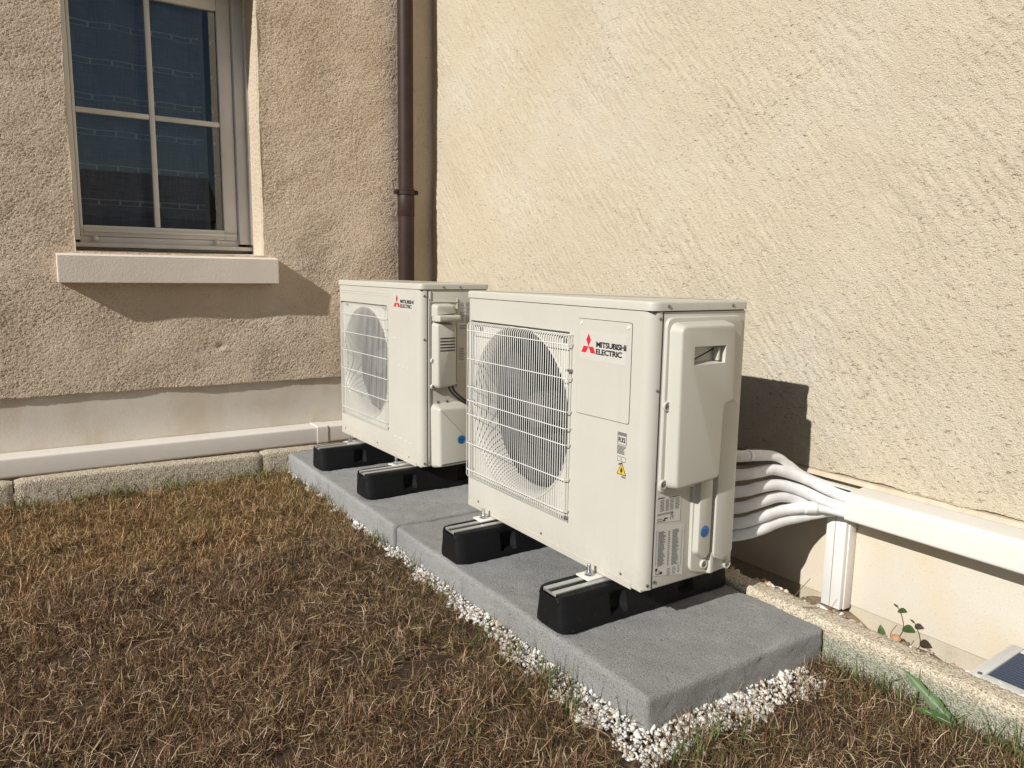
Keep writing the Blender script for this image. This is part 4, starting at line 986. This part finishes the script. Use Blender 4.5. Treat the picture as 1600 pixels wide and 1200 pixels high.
# ================================================================= LAWN
def vnoise(x, y, s, seed):
    r = np.random.default_rng(seed); T = r.random((64, 64)); x = x/s+100; y = y/s+100; xi = np.floor(x).astype(int); yi = np.floor(y).astype(int); fx = x-xi; fy = y-yi
    fx = fx*fx*(3-2*fx); fy = fy*fy*(3-2*fy); g_ = lambda a, b_: T[a % 64, b_ % 64]
    return (g_(xi, yi)*(1-fx)+g_(xi+1, yi)*fx)*(1-fy)+(g_(xi, yi+1)*(1-fx)+g_(xi+1, yi+1)*fx)*fy
def in_lawn(x, y, gap=1.0):
    ok = (x > -2.222) & (y < .425)
    padf = (x < .225) & (y > -.192-gravel_out(x)*gap*.9)
    pads = (x > .15) & (x < .222+.085*gap) & (y > -.26) & (y < .33) & (x > -2.3)
    return ok & ~padf & ~pads
def blades(name, n, seed, region, Lr, tilt, wr, palette, mask=None, dens_noise=True, curl=1.0, label=None, z0=ZG-.012):
    r = np.random.default_rng(seed); x = r.uniform(region[0], region[1], n); y = r.uniform(region[2], region[3], n)
    keep = mask(x, y, r) if mask else np.ones(n, bool)
    x, y = x[keep], y[keep]; n = len(x); clump = vnoise(x, y, .045, 71)
    hn = vnoise(x, y, .09, 3)*.6+vnoise(x, y, .22, 4)*.4
    L = r.uniform(*Lr, n)*(.35+.9*hn+.5*clump); az = r.uniform(0, 2*np.pi, n)+1.5*vnoise(x, y, .12, 8); tl = np.radians(np.clip(r.normal(tilt[0], tilt[1], n), 4, 88))
    z = z0+(lump(x, y)+r.uniform(-.002, .012, n)*hn)*(z0 < -.15)+(z0 > -.15)*.007*(x < -1.033)
    S = 4; pts = np.zeros((n, S, 3)); p = np.stack([x, y, z], -1); pts[:, 0] = p; bend = r.normal(12, 24, n)*curl; tw = r.normal(0, 22, n)*curl
    for k in range(1, S):
        t_ = tl+np.radians(bend)*(k-1)*.7; a = az+np.radians(tw)*(k-1)
        t_ = np.clip(t_, 0, np.radians(112)); dr = np.stack([np.sin(t_)*np.cos(a), np.sin(t_)*np.sin(a), np.cos(t_)], -1)
        pts[:, k] = pts[:, k-1]+dr*(L/(S-1))[:, None]
    zmin = z0+lump(pts[..., 0], pts[..., 1])*(z0 < -.15)+.001; pts[..., 2] = np.maximum(pts[..., 2], zmin+r.uniform(0, .004, (n, 1))) if z0 < -.15 else pts[:, :1, 2]+r.uniform(.0, .004, (n, S))
    wv = np.stack([-np.sin(az), np.cos(az), r.uniform(-.5, .5, n)], -1); wv /= np.linalg.norm(wv, axis=1)[:, None]
    wd = r.uniform(*wr, n); prof = np.array([.8, 1, .75, .12])
    Lf = pts-wv[:, None]*(wd[:, None]*prof)[..., None]/2; Rt = pts+wv[:, None]*(wd[:, None]*prof)[..., None]/2
    V = np.stack([Lf, Rt], 2).reshape(-1, 3); b0 = (np.arange(n)*S*2)[:, None, None]
    q = np.array([[0, 1, 3, 2], [2, 3, 5, 4], [4, 5, 7, 6]]); F = (q[None]+b0).reshape(-1, 4)
    C = palette(x, y, r, hn); C = np.concatenate([C, np.ones((n, 1))], 1)
    return np_mesh(name, V, F, MAT['grass'], tint=np.repeat(C, S*2, 0))
def pal_dry(x, y, r, hn):
    n = len(x); base = np.array([(.34, .20, .10), (.20, .105, .052), (.56, .39, .22), (.085, .045, .025), (.80, .63, .42), (.04, .022, .014), (.20, .155, .05)])
    zone = vnoise(x, y, .35, 21); p = r.random(n)*1.0
    idx = np.select([p < .19, p < .38, p < .49, p < .69, p < .745, p < .91], [0, 1, 2, 3, 4, 5], 6); C = base[idx]*r.uniform(.75, 1.2, (n, 1))
    # patches that still hold some green, mostly by the kerb and the pad
    edge = np.exp(-np.abs(x+2.22)/.16)+np.exp(-np.abs(y+.30)/.10)*(x < .3)*.6+np.exp(-np.abs(y-.42)/.12)*1.1
    g_ = (r.random(n) < (.035+.30*np.clip(edge, 0, 1)+.16*np.clip(vnoise(x, y, .18, 22)-.62, 0, 1)*3))
    C = np.where(g_[:, None], np.array([.10, .125, .035])*r.uniform(.6, 1.35, (n, 1)), C)
    gold = np.clip((-.9-x)/.8+(zone-.5)*1.2, 0, 1)[:, None]; C = C*(1+gold*np.array([.22, .16, .0])-(1-gold)*np.array([.14, .17, .12])); return C
def lawn_mask(x, y, r):
    bare = vnoise(x, y, .13, 31)*.6+vnoise(x, y, .05, 32)*.4; spots_ = np.zeros_like(x)
    for cx, cy, rr in ((-.62, -.47, .10), (-.86, -.62, .06), (-.40, -.60, .07), (-.05, -.55, .05), (-1.25, -.42, .05), (-1.0, -.95, .05), (.0, -.42, .04)): spots_ += np.exp(-((x-cx)**2+(y-cy)**2)/rr**2)
    keep = r.random(len(x)) < np.clip(.62+.62*vnoise(x, y, .045, 71)-1.25*(bare > .70)*1.0*.6-spots_*.95, .04, 1)
    fade = in_lawn(x, y, 1.0) | (in_lawn(x, y, .3) & (r.random(len(x)) < .6)) | (in_lawn(x, y, .0) & (r.random(len(x)) < .13))
    far = (x < -.2) | (y > -1.0-0*x) | True
    return keep & fade
R1 = (-2.25, 1.25, -1.75, .43)
def core(x, y, r): return lawn_mask(x, y, r) & (y > -1.5) & ((x < .2) | (y > -.95)) & (x < 1.1)
g1 = blades('dry_lawn', 520000, 1, R1, (.013, .056), (60, 25), (.0006, .0016), pal_dry, core)
tag(g1, 'dry brown lawn of matted straw coloured grass', 'grass', kind='stuff')
g2 = blades('dry_lawn_fringe', 40000, 2, (-2.25, 2.4, -3.0, .43), (.03, .07), (55, 22), (.0025, .005), pal_dry, lambda x, y, r: in_lawn(x, y) & ~((y > -1.5) & (x < 1.05)))
tag(g2, 'coarser dry grass of the lawn towards the viewer', 'grass', kind='stuff')
def pal_green(x, y, r, hn):
    n = len(x); c = np.array([(.085, .14, .03), (.13, .17, .05), (.055, .09, .025), (.20, .19, .07)]); return c[r.integers(0, 4, n)]*r.uniform(.7, 1.25, (n, 1))
def edge_mask(x, y, r):
    cl = vnoise(x, y, .07, 51) > .55
    e1 = (np.abs(x+2.205) < .05*r.random(len(x))+.02) & cl
    e2 = (np.abs(y+.192+gravel_out(x)*.8) < .05*r.random(len(x))) & (x < .3) & (vnoise(x, y, .06, 52) > .66)
    e3 = (np.abs(y-.405) < .03) & (x > .25) & (vnoise(x, y, .06, 53) > .42)
    e4 = (np.abs(x-.33) < .05*r.random(len(x))) & (y > -.3) & (vnoise(x, y, .05, 54) > .6)
    e5 = (np.abs(y+.205) < .012) & (x < .2) & (vnoise(x, y, .04, 55) > .78)
    return (e1 | e2 | e3 | e4 | e5) & (x > -2.222) & (y < .428) & ~((x < .235) & (y > -.195))
g3 = blades('green_grass_tufts', 60000, 12, (-2.24, 1.3, -1.6, .43), (.035, .085), (26, 18), (.0016, .0032), pal_green, edge_mask)
tag(g3, 'thin green grass tufts along the kerb and gravel edge', 'grass', kind='stuff')
# longer pale straws lying on top
g4 = blades('straw_litter', 8000, 14, (-2.2, 1.1, -1.5, .42), (.02, .055), (78, 8), (.0008, .0015), lambda x, y, r, hn: np.array([(.55, .42, .25)])*r.uniform(.6, 1.15, (len(x), 1)), lambda x, y, r: in_lawn(x, y, .9), z0=ZG+.010)
tag(g4, 'loose pale straw lying over the dry lawn', 'straw', kind='stuff')

g5 = blades('straw_bits', 260, 15, (-2.2, .20, -.175, .41), (.010, .040), (84, 4), (.0007, .0014), lambda x, y, r, hn: np.array([(.40, .29, .17)])*r.uniform(.5, 1.1, (len(x), 1)), lambda x, y, r: r.random(len(x)) < .25+.75*np.exp(-(y+.175)/.1), z0=-.1085)
tag(g5, 'tiny dry grass bits blown onto the grey concrete pads', 'straw', kind='stuff')

# ================================================================= SMALL PLANTS
def leaf_bm(bm, base, direction, up, L, Wd, fold=.15, droop=.2, wavy=0.0, n=8):
    d_ = Vector(direction).normalized(); u = Vector(up); s = d_.cross(u).normalized(); u = s.cross(d_).normalized(); rows_ = []
    for i in range(n+1):
        t_ = i/n; w_ = Wd*(math.sin(math.pi*min(1, t_**.75*.98+.01))**.8)*(1+wavy*math.sin(t_*19)); c = Vector(base)+d_*L*t_-u*droop*L*t_*t_
        rows_.append([bm.verts.new(c+s*w_*q+u*abs(q)*w_*fold) for q in (-1, -.5, 0, .5, 1)])
    for a, c in zip(rows_, rows_[1:]):
        for k in range(4): f = bm.faces.new((a[k], a[k+1], c[k+1], c[k])); f.smooth = True
seed_ = tag(empty('seedling', (.318, .590, -.185)), 'small green seedling with glossy oval leaves in the trench by the plinth', 'plant')
tube('stem', smooth_path([(0, 0, 0), (.004, .004, .045), (.012, .008, .075), (.004, .01, .105), (-.006, .008, .125)], 5), [.0013]*21, MAT['stem'], seed_, 6)
tube('stem', smooth_path([(.001, 0, .02), (-.014, -.002, .05), (-.004, .004, .08)], 5), [.001]*11, MAT['stem'], seed_, 6)
for base_, dr, L_, W_ in (((-.006, .008, .118), (.75, -.35, .35), .030, .009), ((.010, .008, .078), (.95, -.3, .25), .036, .0125), ((.004, .004, .045), (.9, -.35, -.1), .032, .010), ((.002, .0, .040), (.8, -.6, -.35), .036, .013),
                          ((-.004, 0, .036), (-.75, -.5, -.1), .026, .010), ((-.03, -.01, .034), (-.15, -.1, .95), .036, .010), ((-.006, .008, .125), (-.9, .1, .4), .016, .003)):
    bm = bmesh.new(); leaf_bm(bm, base_, dr, (.3, -.8, 1), L_, W_); from_bm('leaf', bm, MAT['leaf'], seed_)
tube('stem', [(0, 0, .01), (-.02, -.006, .02), (-.03, -.01, .036)], .001, MAT['stem'], seed_, 6)
dd = tag(empty('dandelion', (.565, .400, -.19)), 'broad toothed green leaf leaning against the algae stained kerb', 'plant')
for dr, L_, W_, upv in (((-.105, -.018, .075), .145, .0115, (.4, -1, .5)), ((-.03, -.05, .03), .07, .012, (0, -.6, 1)), ((-.08, -.05, .03), .09, .009, (0, -.6, 1))):
    bm = bmesh.new(); leaf_bm(bm, (0, 0, .01), dr, upv, L_, W_, .25, .12, .22, 22); from_bm('leaf', bm, MAT['leaf2'], dd)
    bm = bmesh.new(); d_ = Vector(dr).normalized(); tube_bm(bm, [Vector((0, -.0015, .01)), Vector((0, -.0015, .01))+d_*L_*.7], [.0014, .0005], 6); from_bm('midrib', bm, MAT['curtain_edge'], dd)
# dry twigs on the kerb
tw = tag(empty('twig', (.09, .468, -.096)), 'thin dry twig sticking up over the kerb beside the pad corner', 'twig')
for p in ([(0, 0, 0), (.012, .02, .03), (.03, .035, .065)], [(0, 0, 0), (.03, .02, .014), (.06, .02, .012)], [(.06, .02, .012), (.075, .0, .01), (.05, -.02, .006)]):
    tube('stalk', smooth_path(p, 5), .0009, MAT['stem'], tw, 5)

# ================================================================= NEIGHBOUR (seen mirrored in the window)
nb = tag(empty('neighbour_house', (54, 2, ZG)), 'distant gabled house mirrored faintly in the window panes', 'house')
box('wall', -4, 4, -11, 9, 0, 4.2, MAT['far_wall'], nb)
bm = prism_bm([[(x, y, z) for x, z in ((-4.6, 4.1), (4.6, 4.1), (0, 7.5))] for y in (-11.5, 9.5)]); from_bm('roof', bm, MAT['roof'], nb)
bm = prism_bm([[(x, y, z) for y, z in ((1.9, 0), (4.7, 0), (4.7, 4.3), (3.3, 6.0), (1.9, 4.3))] for x in (-4.12, -3.9)]); from_bm('gable', bm, MAT['far_wall'], nb)
for y in (-9, -6, -3, 7): box('window', -4.03, -3.9, y, y+1.2, 1.2, 2.6, MAT['far_glass'], nb)
